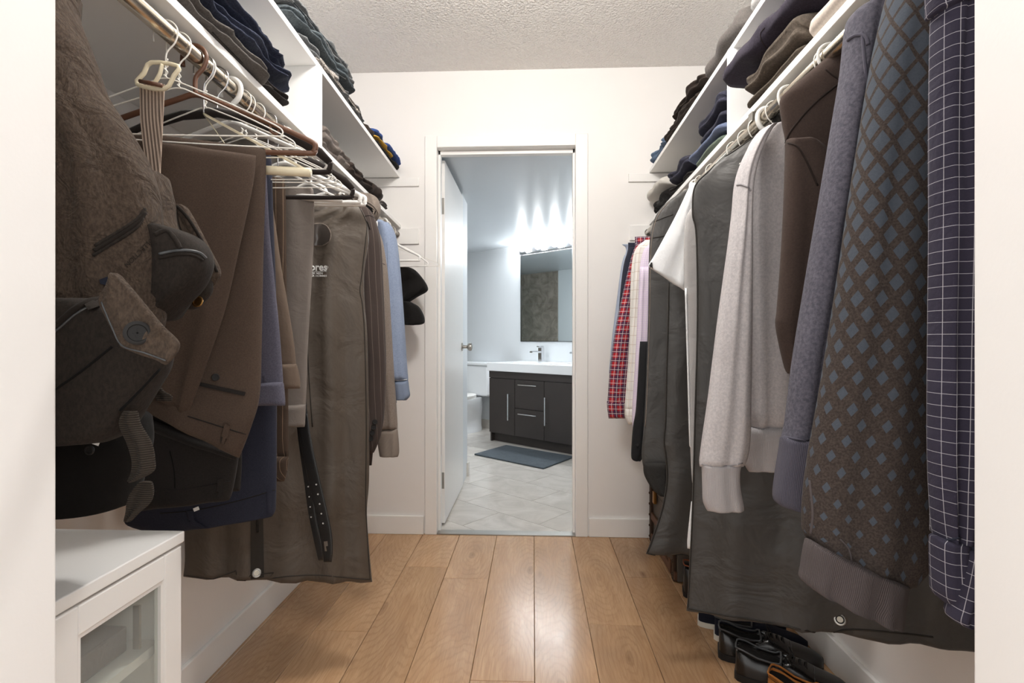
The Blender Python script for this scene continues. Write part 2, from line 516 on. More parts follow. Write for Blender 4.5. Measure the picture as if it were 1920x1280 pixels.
class MB:
    """collects simple solids into one mesh"""
    def __init__(self):
        self.v, self.f = [], []

    def add(self, v, f):
        b = len(self.v)
        self.v += [Vector(x) for x in v]
        self.f += [tuple(i + b for i in q) for q in f]
        return self

    def box(self, x0, x1, y0, y1, z0, z1):
        v = [(x, y, z) for z in (z0, z1) for y in (y0, y1) for x in (x0, x1)]
        return self.add(v, [(0, 1, 3, 2), (4, 5, 7, 6), (0, 1, 5, 4), (2, 3, 7, 6), (0, 2, 6, 4), (1, 3, 7, 5)])

    def prism(self, poly, z0, z1):
        n = len(poly)
        v = [(x, y, z0) for x, y in poly] + [(x, y, z1) for x, y in poly]
        f = [tuple(range(n)), tuple(range(n, 2 * n))] + [(i, (i + 1) % n, n + (i + 1) % n, n + i) for i in range(n)]
        return self.add(v, f)

    def obox(self, o, ax, ay, az):
        """box from corner o along three edge vectors"""
        o = Vector(o)
        v = [o + Vector(ax) * i + Vector(ay) * j + Vector(az) * k for k in (0, 1) for j in (0, 1) for i in (0, 1)]
        return self.add(v, [(0, 1, 3, 2), (4, 5, 7, 6), (0, 1, 5, 4), (2, 3, 7, 6), (0, 2, 6, 4), (1, 3, 7, 5)])

    def tube(self, pts, r, n=8, closed=False, flat=None):
        v, f = tube_geo(pts, r, n, closed, flat)
        return self.add(v, f)

    def lathe(self, prof, c, axis='z', n=20):
        c = Vector(c)
        v, f = [], []
        for r, h in prof:
            for i in range(n):
                t = 2 * math.pi * i / n
                a, b = r * math.cos(t), r * math.sin(t)
                v.append(c + {'z': Vector((a, b, h)), 'x': Vector((h, a, b)), 'y': Vector((a, h, b))}[axis])
        m = len(prof)
        for j in range(m - 1):
            for i in range(n):
                f.append((j * n + i, j * n + (i + 1) % n, (j + 1) * n + (i + 1) % n, (j + 1) * n + i))
        f.append(tuple(range(n)))
        f.append(tuple(range((m - 1) * n, m * n)))
        return self.add(v, f)

    def build(self, name, mat, parent=None, smooth=False, sharp=None, bevel=0, local=False):
        o = mk(name, self.v, self.f, mat, parent, None, smooth, sharp, local)
        if bevel:
            m = o.modifiers.new('bevel', 'BEVEL')
            m.width = bevel
            m.segments = 2
            m.limit_method = 'ANGLE'
        return o


def tube_geo(pts, r, n=8, closed=False, flat=None):
    """sweep; r number or list; flat=(dir, factor) squashes the section along dir"""
    pts = [Vector(p) for p in pts]
    m = len(pts)
    v, f = [], []
    up = Vector((0, 0, 1))
    prev = None
    for i, p in enumerate(pts):
        a = pts[(i - 1) % m] if (closed or i > 0) else p
        b = pts[(i + 1) % m] if (closed or i < m - 1) else p
        t = (b - a)
        t = t.normalized() if t.length > 1e-9 else Vector((0, 0, 1))
        if prev is None:
            q = up if abs(t.dot(up)) < 0.9 else Vector((1, 0, 0))
            s = t.cross(q).normalized()
        else:
            s = prev - t * prev.dot(t)
            s = s.normalized() if s.length > 1e-6 else t.orthogonal().normalized()
        prev = s
        w2 = t.cross(s)
        rr = r[i] if isinstance(r, (list, tuple)) else r
        for k in range(n):
            th = 2 * math.pi * k / n
            o = (s * math.cos(th) + w2 * math.sin(th)) * rr
            if flat:
                d = Vector(flat[0])
                o -= d * o.dot(d) * (1 - flat[1])
            v.append(p + o)
    for i in range(m if closed else m - 1):
        j = (i + 1) % m
        for k in range(n):
            f.append((i * n + k, i * n + (k + 1) % n, j * n + (k + 1) % n, j * n + k))
    if not closed:
        f.append(tuple(range(n)))
        f.append(tuple(range((m - 1) * n, m * n)))
    return v, f


def smooth_pts(pts, sub=4, closed=False):
    pts = [Vector(p) for p in pts]
    out = []
    m = len(pts)
    for i in range(m if closed else m - 1):
        g = lambda j: pts[j % m] if closed else pts[max(0, min(m - 1, j))]
        p0, p1, p2, p3 = g(i - 1), g(i), g(i + 1), g(i + 2)
        for k in range(sub):
            t = k / sub
            out.append(0.5 * ((2 * p1) + (p2 - p0) * t + (2 * p0 - 5 * p1 + 4 * p2 - p3) * t * t + (3 * p1 - p0 - 3 * p2 + p3) * t ** 3))
    if not closed:
        out.append(pts[-1])
    return out


def tube(name, pts, r, mat, parent=None, n=8, closed=False, sub=4, flat=None):
    v, f = tube_geo(smooth_pts(pts, sub, closed) if sub else pts, r, n, closed, flat)
    return mk(name, v, f, mat, parent)


def cloth(name, rows, mat, parent=None, Y=None, th=0.05, n=36, sub=6, e=0.8, folds=(0.006, 3.0, 0), wob=0.004, gap=0.0,
          uscale=1.0):
    """a hanging piece of cloth with real thickness. Each row: (y, xl, xr[, Yl, Yr, th]); y may be (yl, yr).
    x below 2 in size is a place X instead of a pixel."""
    key = []
    for r in rows:
        y, xl, xr = r[:3]
        Yl = r[3] if len(r) > 3 else Y
        Yr = r[4] if len(r) > 4 else Yl
        t = r[5] if len(r) > 5 else th
        yl, yr = y if isinstance(y, tuple) else (y, y)
        if abs(xl) < 2:
            xl = pxX(xl, Yl)
        if abs(xr) < 2:
            xr = pxX(xr, Yr)
        L, R = P(xl, yl, Y=Yl), P(xr, yr, Y=Yr)
        key.append((L, R, t))
    Ls = smooth_pts([k[0] for k in key], sub)
    Rs = smooth_pts([k[1] for k in key], sub)
    Ts = [q.x for q in smooth_pts([Vector((k[2], 0, 0)) for k in key], sub)]
    amp, fr, seed = folds
    rnd = random.Random(seed * 13 + 5)
    ph = [rnd.uniform(0, 6.28) for _ in range(4)]
    v, uv, f = [], [], []
    m = len(Ls)
    acc = 0.0
    down = Vector((0, 0, -1))
    for j in range(m):
        L, R, t = Ls[j], Rs[j], max(0.002, Ts[j])
        c = (L + R) / 2
        a = (R - L) / 2
        wdt = a.length
        if j:
            acc += (c - pc).length
        pc = c
        ah = Vector((a.x, a.y, 0))
        b = Vector((ah.y, -ah.x, 0))
        b = b.normalized() if b.length > 1e-6 else Vector((0, -1, 0))
        vv = j / (m - 1)
        endk = 1.0
        if j == 0 or j == m - 1:
            endk = 0.35
        elif j == 1 or j == m - 2:
            endk = 0.8
        for i in range(n):
            tt = 2 * math.pi * i / n
            ct, st = math.cos(tt), math.sin(tt)
            x = math.copysign(abs(ct) ** e, ct)
            yy = math.copysign(abs(st) ** e, st)
            edge = 1 - abs(x) ** 3
            fo = amp * edge * (0.35 + 0.65 * vv) * (math.sin(fr * 3.1416 * x + ph[0] + 1.2 * vv) + 0.5 * math.sin(fr * 1.7 * 3.1416 * x + ph[1] - 2 * vv))
            q = c + a * x + b * (yy * t / 2 * endk + fo)
            q += b * (wob * edge * (noise.noise(Vector((q.x * 9 + seed, q.z * 6, q.y * 9))) * 1.6))
            v.append(q)
            uv.append((0.0, acc))
        half = n // 2
        s0 = j * n
        for sgn in (1, -1):          # distance along the cloth from its left edge, on both faces
            run = 0.0
            uv[s0 + half] = (0.0, acc)
            for q_ in range(1, half + 1):
                i0, i1 = (half + sgn * (q_ - 1)) % n, (half + sgn * q_) % n
                run += (v[s0 + i1] - v[s0 + i0]).length * uscale
                uv[s0 + i1] = (run, acc)
    for j in range(m - 1):
        for i in range(n):
            f.append((j * n + i, j * n + (i + 1) % n, (j + 1) * n + (i + 1) % n, (j + 1) * n + i))
    f.append(tuple(range(n)))
    f.append(tuple(range((m - 1) * n, m * n)))
    return mk(name, v, f, mat, parent, uv)


BV = {}


def surf(o, px, py, off=0.001):
    """the place on object o seen at a pixel, lifted off its surface a little"""
    if o not in BV:
        BV[o] = BVHTree.FromPolygons(*WORLD[o])
    d = ray(px, py).normalized()
    h = BV[o].ray_cast(CAM, d)
    if h[0] is None:
        nr = BV[o].find_nearest(CAM + d * ((WORLD[o][0][0] - CAM).length))
        return nr[0] - d * off
    return h[0] - d * off


def seam(name, o, pts, r, mat, parent, off=0.0005, n=6, sub=5):
    pp = smooth_pts([Vector((x, y, 0)) for x, y in pts], sub)
    return tube(name, [surf(o, q.x, q.y, off) for q in pp], r, mat, parent, n, sub=0)


def patch(name, o, poly, mat, parent, th=0.004, off=0.001, rings=5, sub=3, lift=0.0, uvscale=1.0):
    """flat piece sewn on a surface: outline in pixels, follows the surface, real thickness"""
    b = []
    m = len(poly)
    for i in range(m):
        p, q = Vector(poly[i]), Vector(poly[(i + 1) % m])
        for k in range(sub):
            b.append(p.lerp(q, k / sub))
    c = sum(b, Vector((0, 0))) / len(b)
    v, f, uv = [], [], []
    nb = len(b)
    for side in (0, 1):
        base = len(v)
        for r in range(1, rings + 1):
            for q in b:
                z = c.lerp(q, r / rings)
                v.append(surf(o, z.x, z.y, off + (th if side else -0.0015) + lift * (1 - (r / rings) ** 2)))
                uv.append((z.x * 0.001 * uvscale, z.y * 0.001 * uvscale))
        v.append(surf(o, c.x, c.y, off + (th if side else -0.0015) + lift))
        uv.append((c.x * 0.001 * uvscale, c.y * 0.001 * uvscale))
        ci = len(v) - 1
        for i in range(nb):
            f.append((base + i, base + (i + 1) % nb, ci))
        for r in range(rings - 1):
            for i in range(nb):
                f.append((base + r * nb + i, base + r * nb + (i + 1) % nb, base + (r + 1) * nb + (i + 1) % nb, base + (r + 1) * nb + i))
    s0 = (rings - 1) * nb
    s1 = rings * nb + 1 + (rings - 1) * nb
    for i in range(nb):
        f.append((s0 + i, s0 + (i + 1) % nb, s1 + (i + 1) % nb, s1 + i))
    return mk(name, v, f, mat, parent, uv, True, 50)


def disc(name, c, nrm, r, h, mat, parent, n=16, rim=0.0, holes=0, holemat=None):
    """button or eyelet: a short round piece facing nrm"""
    nrm = Vector(nrm).normalized()
    a = nrm.orthogonal().normalized()
    b = nrm.cross(a)
    prof = [(r * 0.9, 0), (r, h * 0.4), (r, h * 0.8), (r * 0.9, h), (r * 0.72, h), (r * 0.66, h * 0.6), (0.001, h * 0.6)]
    v, f = [], []
    for rr, hh in prof:
        for i in range(n):
            t = 2 * math.pi * i / n
            v.append(Vector(c) + (a * math.cos(t) + b * math.sin(t)) * rr + nrm * hh)
    for j in range(len(prof) - 1):
        for i in range(n):
            f.append((j * n + i, j * n + (i + 1) % n, (j + 1) * n + (i + 1) % n, (j + 1) * n + i))
    f.append(tuple(range(n)))
    o = mk(name, v, f, mat, parent, None, True, 40)
    if holes:
        hb = MB()
        for k in range(holes):
            t = 2 * math.pi * (k + 0.5) / holes
            hb.lathe([(r * 0.1, -0.0004), (r * 0.1, 0.0006)], (0, 0, 0), 'z', 6)
            for q in hb.v[-12:]:
                x, y, z = q
                q.xyz = Vector(c) + (a * (x + r * 0.27 * math.cos(t)) + b * (y + r * 0.27 * math.sin(t))) + nrm * (h * 0.6 + z)
        hb.build('button_hole', holemat or 'blackplastic', parent)
    return o


def text_on(name, o, s, x, y, size, mat, parent, rot=0.0, off=0.0012, bold=0.0, sx=1.0, flat_point=None):
    """lettering: font outline laid on the surface; x,y = left end of baseline in pixels, size in pixels"""
    cu = bpy.data.curves.new(name, 'FONT')
    cu.body = s
    cu.size = 1.0
    cu.resolution_u = 3
    cu.offset = bold
    t = bpy.data.objects.new(name, cu)
    COL.objects.link(t)
    dg = bpy.context.evaluated_depsgraph_get()
    me = bpy.data.meshes.new_from_object(t.evaluated_get(dg))
    vs = [q.co.copy() for q in me.vertices]
    fs = [tuple(q.vertices) for q in me.polygons]
    bpy.data.objects.remove(t)
    bpy.data.curves.remove(cu)
    bpy.data.meshes.remove(me)
    cr, sr = math.cos(rot), math.sin(rot)
    out = []
    for q in vs:
        a, b = q.x * size * sx, q.y * size
        out.append(surf(o, x + a * cr - b * sr, y - (a * sr + b * cr), off))
    return mk(name, out, fs, mat, parent, None, False)


def folded(name, label, cat, Y0, Y1, Xf, Xb, z0, z1, mat, layers=2, group=None, seed=1, sag=0.0, rnd=0.5, parent=None, skew=0.0,
           wob=0.006, z1e=None, Xf1=None, groove=0.014, crumple=0.0):
    """a folded garment lying on a shelf: front edge shows its folded layers, ends rounded"""
    R = random.Random(seed)
    n, m = (44, 22) if not crumple else (64, 48)
    v, f, uv = [], [], []
    zc, hz = (z0 + z1) / 2, (z1 - z0) / 2
    dirx = 1 if Xf > Xb else -1
    for j in range(m):
        t = j / (m - 1)
        y = Y0 + (Y1 - Y0) * t
        endf = min(1.0, min(t, 1 - t) / 0.12)
        endf = math.sin(endf * math.pi / 2) ** rnd
        ht = hz * (0.55 + 0.45 * endf)
        ztop = 1.0
        if z1e is not None:
            ztop = 1 + (z1e - z1) / (2 * hz) * t
        xf = (Xf if Xf1 is None else Xf + (Xf1 - Xf) * t)
        xfj = xf + dirx * (0.012 * noise.noise(Vector((y * 6, seed * 3.1, 0))) + skew * (t - 0.5))
        xfj = xfj - dirx * 0.03 * (1 - endf)
        xm, hx = (xfj + Xb) / 2, abs(xfj - Xb) / 2
        for i in range(n):
            a = 2 * math.pi * i / n
            ca, sa = math.cos(a), math.sin(a)
            x = math.copysign(abs(ca) ** 0.55, ca)
            z = math.copysign(abs(sa) ** 0.75, sa)
            px = xm + dirx * x * hx
            zz = z0 + ht * ztop * (1 + z)
            if x > 0.5:
                g = abs(math.cos((z + 1) / 2 * math.pi * layers))
                px -= dirx * groove * (g ** 4) * (x - 0.5) * 2 * (1 if layers > 1 else 0)
            q = Vector((px, y, zz))
            w2 = noise.noise(Vector((px * 7 + seed, y * 10, zz * 14)))
            if z > -0.9:
                q.z += wob * w2 + sag * math.sin(t * 3.1) * (z + 1) / 2
            q.x += dirx * wob * noise.noise(Vector((seed, y * 13, zz * 20)))
            if crumple:
                rg = 1 - 2.4 * abs(noise.noise(Vector((px * 6 + seed * 1.7, y * 9 + zz * 7, zz * 16 - y * 3))))
                rg += 0.5 * (1 - 2.4 * abs(noise.noise(Vector((px * 13 - seed, y * 19, zz * 30 + y * 6)))))
                q.z += 0.5 * crumple * rg * max(0.0, z)
                q.x += dirx * crumple * rg * max(0.0, x)
            if q.z < z0:
                q.z = z0
            v.append(q)
            uv.append((y, i / n * 0.4))
    for j in range(m - 1):
        for i in range(n):
            f.append((j * n + i, j * n + (i + 1) % n, (j + 1) * n + (i + 1) % n, (j + 1) * n + i))
    f.append(tuple(range(n)))
    f.append(tuple(range((m - 1) * n, m * n)))
    o = mk(name, v, f, mat, parent, uv)
    if parent is None:
        tag(o, label, cat, group)
    return o

# ================================================================== THE SETTING
XL, XR = -1.005, 0.945          # side walls of the closet
YN, YB = 0.48, 2.77             # inner face of the near wall, face of the back wall
HC = 2.466                      # ceiling
JL, JR = P(107, 640, Y=YN).x, P(1824, 640, Y=YN).x
DL, DR, DH = -0.513, 0.222, 2.055   # doorway to the bathroom


def struct(o, label=None):
    return tag(o, label, None, None, 'structure')


# --- oak floor: a dark bed with single planks on it
bed = MB().box(XL - .1, XR + .1, -0.6, YB + .02, -0.06, -0.012).build('floor', 'gap')
struct(bed, 'oak plank floor of the walk-in closet')
PW = 0.197
plank_meshes = {}
joints = {-5: [1.0, 2.2], -4: [1.836], -3: [0.95, 2.367], -2: [0.9, 2.26], -1: [1.587], 0: [0.75, 2.1 + 9], 1: [1.916], 2: [0.8, 2.3], 3: [1.45], 4: [0.9, 2.15]}
for i in range(-6, 5):
    x0 = 0.004 + PW * i
    x1 = x0 + PW
    a0, a1 = max(x0, XL), min(x1, XR)
    if a1 - a0 < 0.02:
        continue
    ys = [-0.55] + [j for j in joints.get(i, [1.4]) if j < YB] + [YB + 0.015]
    for y0, y1 in zip(ys[:-1], ys[1:]):
        g = 0.0008
        key = (round(a1 - a0, 3), round(y1 - y0, 3))
        if key not in plank_meshes:
            hx, hy = (a1 - a0) / 2 - g, (y1 - y0) / 2 - g
            c = 0.0012
            mb = MB()
            v = [(sx * (hx - k), sy * (hy - k), z) for z, k in ((-0.012, 0), (-c, 0), (0, c)) for sx, sy in ((-1, -1), (1, -1), (1, 1), (-1, 1))]
            fc = [(0, 1, 2, 3), (8, 9, 10, 11)] + [(r * 4 + q, r * 4 + (q + 1) % 4, r * 4 + 4 + (q + 1) % 4, r * 4 + 4 + q) for r in (0, 1) for q in range(4)]
            mb.add(v, fc)
            o = mb.build('plank', 'oak')
            o.parent = bed
            plank_meshes[key] = o.data
        else:
            o = bpy.data.objects.new('plank', plank_meshes[key])
            COL.objects.link(o)
            o.parent = bed
        o.location = ((a0 + a1) / 2, (y0 + y1) / 2, 0)

# --- closet shell
struct(MB().box(XL - .1, XL, YN - .12, YB, 0, HC).build('wall_left', 'wall'), 'white side wall behind the hanging trousers')
struct(MB().box(XR, XR + .1, YN - .12, YB, 0, HC).build('wall_right', 'wall'), 'white side wall behind the hanging sweatshirts')
mb = MB().box(XL - .1, DL - .012, YB, YB + .12, 0, HC).box(DR + .012, XR + .1, YB, YB + .12, 0, HC).box(DL - .012, DR + .012, YB, YB + .12, DH + .012, HC)
struct(mb.build('wall_back', 'wall'), 'white end wall around the bathroom doorway')
mb = MB().box(-3.2, JL, YN - .14, YN, 0, HC).box(JR, 3.2, YN - .14, YN, 0, HC).box(JL, JR, YN - .14, YN, 2.1, HC)
struct(mb.build('wall_near', 'wall', bevel=0.003), 'white wall edges framing the closet entrance')
struct(MB().box(XL - .1, XR + .1, YN - .14, YB + .12, HC, HC + .08).build('ceiling', 'ceiling'), 'textured ceiling of the closet')


def skirting(name, x0, x1, y0, y1, h, face, label):
    mb = MB().box(x0, x1, y0, y1, 0, h)
    struct(mb.build(name, 'trim', bevel=0.003), label)


skirting('baseboard_left', XL, XL + .014, YN, YB, 0.105, 0, 'white baseboard along the wall under the trousers')
skirting('baseboard_right', XR - .014, XR, YN, YB, 0.105, 0, 'white baseboard along the wall behind the shoes')
skirting('baseboard_back', XL + .014, DL - .07, YB - .014, YB, 0.098, 0, 'white baseboard left of the bathroom door')
skirting('baseboard_end', DR + .07, XR - .014, YB - .014, YB, 0.098, 0, 'white baseboard beside the old trunk')

# --- door casing and jamb of the bathroom doorway
mb = MB()
cw = 0.064
for s, xa in ((-1, DL), (1, DR)):
    xo = xa + s * cw
    mb.box(min(xa, xo), max(xa, xo), YB - .013, YB, 0, DH + cw)
mb.box(DL, DR, YB - .013, YB, DH + .002, DH + cw)
struct(mb.build('trim_1', 'trim', bevel=0.003), 'white flat casing around the bathroom doorway')
mb = MB()
mb.box(DL - .012, DL, YB - .005, YB + .125, 0, DH).box(DR, DR + .012, YB - .005, YB + .125, 0, DH).box(DL - .012, DR + .012, YB - .005, YB + .125, DH, DH + .012)
mb.box(DL, DL + .012, YB + .035, YB + .075, 0, DH).box(DR - .012, DR, YB + .035, YB + .075, 0, DH).box(DL, DR, YB + .035, YB + .075, DH - .022, DH)
struct(mb.build('trim_2', 'trim', bevel=0.0015), 'white jamb lining with door stop in the bathroom doorway')
struct(MB().box(DL, DR, YB - .012, YB + .05, -.01, .006).build('trim_3', 'steel', bevel=0.002), 'metal threshold strip between oak and tile')

# --- wall cleats that carry the shelf ends
for nm, xa, xb, za, zb, lb in (('trim_4', XL, P(786, 345, Y=YB).x, 1.853, 1.897, 'upper wall cleat under the jeans shelf'),
                               ('trim_5', XL, P(786, 455, Y=YB).x, 1.545, 1.63, 'lower wall cleat behind the white hangers'),
                               ('trim_6', P(1178, 340, Y=YB).x, XR, 1.862, 1.905, 'upper wall cleat under the shelf with brown jeans'),
                               ('trim_7', P(1180, 450, Y=YB).x, XR, 1.556, 1.635, 'lower wall cleat above the plaid shirt')):
    struct(MB().box(xa, xb, YB - .012, YB, za, zb).build(nm, 'trim', bevel=0.002), lb)

# --- bathroom, turned against the closet
TH = math.radians(50)
BU = Vector((-math.sin(TH), math.cos(TH), 0))
BN = Vector((math.cos(TH), math.sin(TH), 0))
V0 = Vector((-0.45, 5.32, 0))
HB = 2.07


def B(u, n, z=0.0):
    return V0 + BU * u + BN * n + Vector((0, 0, z))


BWN = 0.52                      # vanity wall
OPP = -1.5                      # opposite wall
corner = [(-0.62, YB + .12), (-0.62, 4.0)]
pA = B(-0.5, OPP)
pB = B(1.03, OPP)
pC = B(3.0, OPP)
pD = B(3.0, BWN)
pE = B(-2.15, BWN)
pF = B(-2.15, -1.45)
foot = [Vector((-0.62, YB + .12, 0)), Vector((-0.62, 3.98, 0)), pA, pC, pD, pE, pF, Vector((0.30, YB + .12, 0))]


def wallseg(name, a, b, mat, label, th=0.06, h=HB, z0=0.0):
    a, b = Vector(a), Vector(b)
    d = (b - a).normalized()
    nn = Vector((d.y, -d.x, 0)) * th
    mid = (a + b) / 2
    cen = Vector((-0.4, 4.6, 0))
    if (mid + nn - cen).length < (mid - nn - cen).length:
        nn = -nn
    mb = MB().obox(a + Vector((0, 0, z0)), b - a, nn, (0, 0, h - z0))
    o = mb.build(name, mat)
    struct(o, label)
    return o


wallseg('wall_bathroom_1', foot[0], foot[1], 'bathwall', 'bathroom wall end behind the open door', 0.05)
wallseg('wall_bathroom_2', foot[1], pA, 'bathwall', 'short bathroom wall past the open door')
wallseg('wall_bathroom_3', pA, pB, 'bathwall', 'pale bathroom wall facing the mirror')
swl = wallseg('wall_shower', pB, pC, 'grout', 'brown tiled shower wall facing the mirror')
wallseg('wall_bathroom_4', pC, pD, 'bathwall', 'bathroom end wall past the toilet')
wallseg('wall_bathroom_5', pD, pE, 'bathwall', 'pale wall behind vanity and toilet')
wallseg('wall_bathroom_6', pE, pF, 'bathwall', 'bathroom wall beyond the vanity end')
wallseg('wall_bathroom_7', pF, foot[-1], 'bathwall', 'bathroom wall beside the doorway')
mb = MB().prism([(p.x, p.y) for p in foot], HB, HB + .06)
struct(mb.build('ceiling_bathroom', 'bathceil'), 'low satin ceiling of the bathroom')
# reveal above the low bathroom ceiling stays closed by the back wall
mb = MB().prism([(p.x, p.y) for p in foot], -0.06, -0.009)
bfl = mb.build('floor_bathroom', 'grout')
struct(bfl, 'pale marble tiled bathroom floor')
tl, tw = 0.60, 0.30
tm = MB().box(-tl / 2 + .0015, tl / 2 - .0015, -tw / 2 + .0015, tw / 2 - .0015, -0.010, 0.0)


def inside(p):
    c = False
    j = len(foot) - 1
    for i in range(len(foot)):
        a, b = foot[i], foot[j]
        if (a.y > p.y) != (b.y > p.y) and p.x < (b.x - a.x) * (p.y - a.y) / (b.y - a.y) + a.x:
            c = not c
        j = i
    return c


tile_data = None
clip = foot


def clip_poly(poly, reg):
    """clip a convex piece to the (nearly convex) room outline edge by edge, keeping what lies inside"""
    out = poly
    for a, b in reg:
        res = []
        for i in range(len(out)):
            p, q = out[i], out[(i + 1) % len(out)]
            sp = (b.x - a.x) * (p.y - a.y) - (b.y - a.y) * (p.x - a.x)
            sq = (b.x - a.x) * (q.y - a.y) - (b.y - a.y) * (q.x - a.x)
            if sp <= 0:
                res.append(p)
            if (sp < 0 < sq) or (sq < 0 < sp):
                res.append(p.lerp(q, sp / (sp - sq)))
        out = res
        if len(out) < 3:
            return []
    return out


edges = []
for i in range(len(foot)):
    edges.append((foot[i], foot[(i + 1) % len(foot)]))
front_edge = [(foot[-1], foot[0])]      # only the doorway line cuts the tiles; walls cover the rest
for r in range(-10, 9):
    for c in range(-7, 9):
        uu = c * tl + (0.2 if r % 2 else -0.1)
        nn = r * tw + 0.13
        cen = B(uu, nn)
        cs = [B(uu + sx * (tl / 2 - .0012), nn + sy * (tw / 2 - .0012)) for sx, sy in ((-1, -1), (1, -1), (1, 1), (-1, 1))]
        smp = [cs[0] + (cs[1] - cs[0]) * (i / 6) + (cs[3] - cs[0]) * (j / 6) for i in range(7) for j in range(7)]
        if not any(inside(q) or (YB + .03 < q.y < YB + .13 and DL < q.x < DR) for q in smp):
            continue
        if all(q.y > YB + .125 for q in cs):
            if tile_data is None:
                o = tm.build('floor_tile', 'tile')
                tile_data = o.data
            else:
                o = bpy.data.objects.new('floor_tile', tile_data)
                COL.objects.link(o)
            o.location = cen
            o.rotation_euler = (0, 0, math.atan2(BU.y, BU.x))
        else:
            pl = []
            for i in range(4):
                p, q = cs[i], cs[(i + 1) % 4]
                y0 = YB + .035
                if p.y >= y0:
                    pl.append(p)
                if (p.y < y0) != (q.y < y0):
                    pl.append(p.lerp(q, (y0 - p.y) / (q.y - p.y)))
            if len(pl) < 3:
                continue
            o = MB().prism([(p.x, p.y) for p in pl], -0.010, 0.0).build('floor_tile', 'tile')
        o.parent = bfl
# tile floor reaching under the door
struct(MB().box(DL, DR, YB + .03, YB + .125, -0.06, -0.0105).build('floor_sill', 'grout'), 'grout bed under the bathroom doorway')
# shower wall tiles
for r in range(4):
    for c in range(4):
        u0 = 1.04 + c * 0.5 + (0.18 if r % 2 else 0)
        u1 = min(u0 + 0.496, 2.98)
        z0 = r * 0.53
        z1 = min(z0 + 0.526, HB - .01)
        if u1 - u0 < .05:
            continue
        if c == 0 and r % 2:
            o = MB().obox(B(1.035, OPP), BU * 0.18, BN * 0.008, (0, 0, 0)).add([], [])
            mb = MB().obox(B(1.035, OPP, z0), BU * 0.180, BN * 0.008, (0, 0, z1 - z0))
            mb.build('wall_tile', 'showertile').parent = swl
        MB().obox(B(u0, OPP, z0), BU * (u1 - u0), BN * 0.008, (0, 0, z1 - z0)).build('wall_tile', 'showertile').parent = swl
# tile skirting of the bathroom
mb = MB().obox(B(-2.1, BWN - .012), BU * 5.0, BN * 0.012, (0, 0, .1))
struct(mb.build('baseboard_bathroom', 'tile'), 'tile baseboard behind the toilet')
mb = MB().box(-0.62, -0.49, 3.94, 3.992, 0, .1)
struct(mb.build('baseboard_stub', 'tile'), 'tile baseboard block past the open door')
mb = MB().box(-0.62, -0.505, 3.70, 3.98, 0, HB)
struct(mb.build('wall_stub', 'bathwall'), 'wall stub the open door leans towards')

# --- door leaf, open at a right angle into the bathroom
dX0, dX1, dY0, dY1 = -0.531, -0.493, YB + .128, YB + .128 + 0.755
door = MB().box(dX0, dX1, dY0, dY1, .012, 2.035).build('door_1', 'trim', bevel=0.002)
struct(door, 'white flush bathroom door standing open')
for z in (0.25, 1.78):
    hb = MB().box(dX0 + .003, dX1 - .004, dY0 - .0025, dY0, z - .045, z + .045)
    h = hb.build('hinge', 'steel', door)
    tag(h, 'steel butt hinge')
    mb = MB().lathe([(.006, -.046), (.006, .046)], (dX0 - .004, dY0 - .006, z), 'z', 10)
    mb.build('hinge_pin', 'steel', h, True, 40)
    mb = MB()
    for dz, dx in ((-.03, .012), (0, .022), (.03, .012)):
        mb.lathe([(.0035, -.004), (.003, -.0028)], (dX0 + dx, dY0, z + dz), 'y', 8)
    mb.build('hinge_screw', 'steel', h)
kb = MB().lathe([(.028, 0), (.028, .006), (.012, .010), (.011, .035), (.024, .045), (.029, .056), (.026, .068), (.012, .074)], (dX1, dY1 - .065, 0.985), 'x', 20)
tag(kb.build('door_knob', 'steel', door, True, 40), 'round satin steel knob')
kb = MB().lathe([(.028, 0), (.028, -.006), (.012, -.010), (.011, -.035), (.024, -.045), (.029, -.056), (.026, -.068), (.012, -.074)], (dX0, dY1 - .065, 0.985), 'x', 20)
kb.build('door_knob', 'steel', door, True, 40)
MB().box(dX0 + .008, dX1 - .008, dY1, dY1 + .002, .93, 1.04).build('latch_plate', 'steel', door)

# --- globe lamp on the closet ceiling (above the view)
t = thing('ceiling_lamp', 'white glass globe lamp on the closet ceiling', 'lamp', (-0.02, 1.3, HC))
MB().lathe([(.07, 0), (.07, -.014), (.05, -.03), (.05, -.045)], (-0.02, 1.3, HC), 'z', 24).build('base', 'whiteplastic', t, True, 40)
MB().lathe([(.115 * math.sin(math.pi * k / 14) + .0008, -.15 + .115 * math.cos(math.pi * k / 14)) for k in range(15)], (-0.02, 1.3, HC), 'z', 28).build('globe', 'diffuser', t, True)

# --- shelf boards on both sides
def board(name, zb, a, b, xw, mat, parent, th=0.018):
    """horizontal board: front edge from place a to b (x, y), back at wall xw"""
    (xa, ya), (xb, yb) = a, b
    return MB().prism([(xa, ya), (xb, yb), (xw, yb), (xw, ya)], zb, zb + th).build(name, mat, parent, bevel=0.0012)


def line_x(p0, p1, z):
    """front edge of a board through two pixels at height z -> x at near wall and at back wall"""
    a, b = P(*p0, Z=z), P(*p1, Z=z)
    g = lambda y: a.x + (b.x - a.x) * (y - a.y) / (b.y - a.y)
    return g


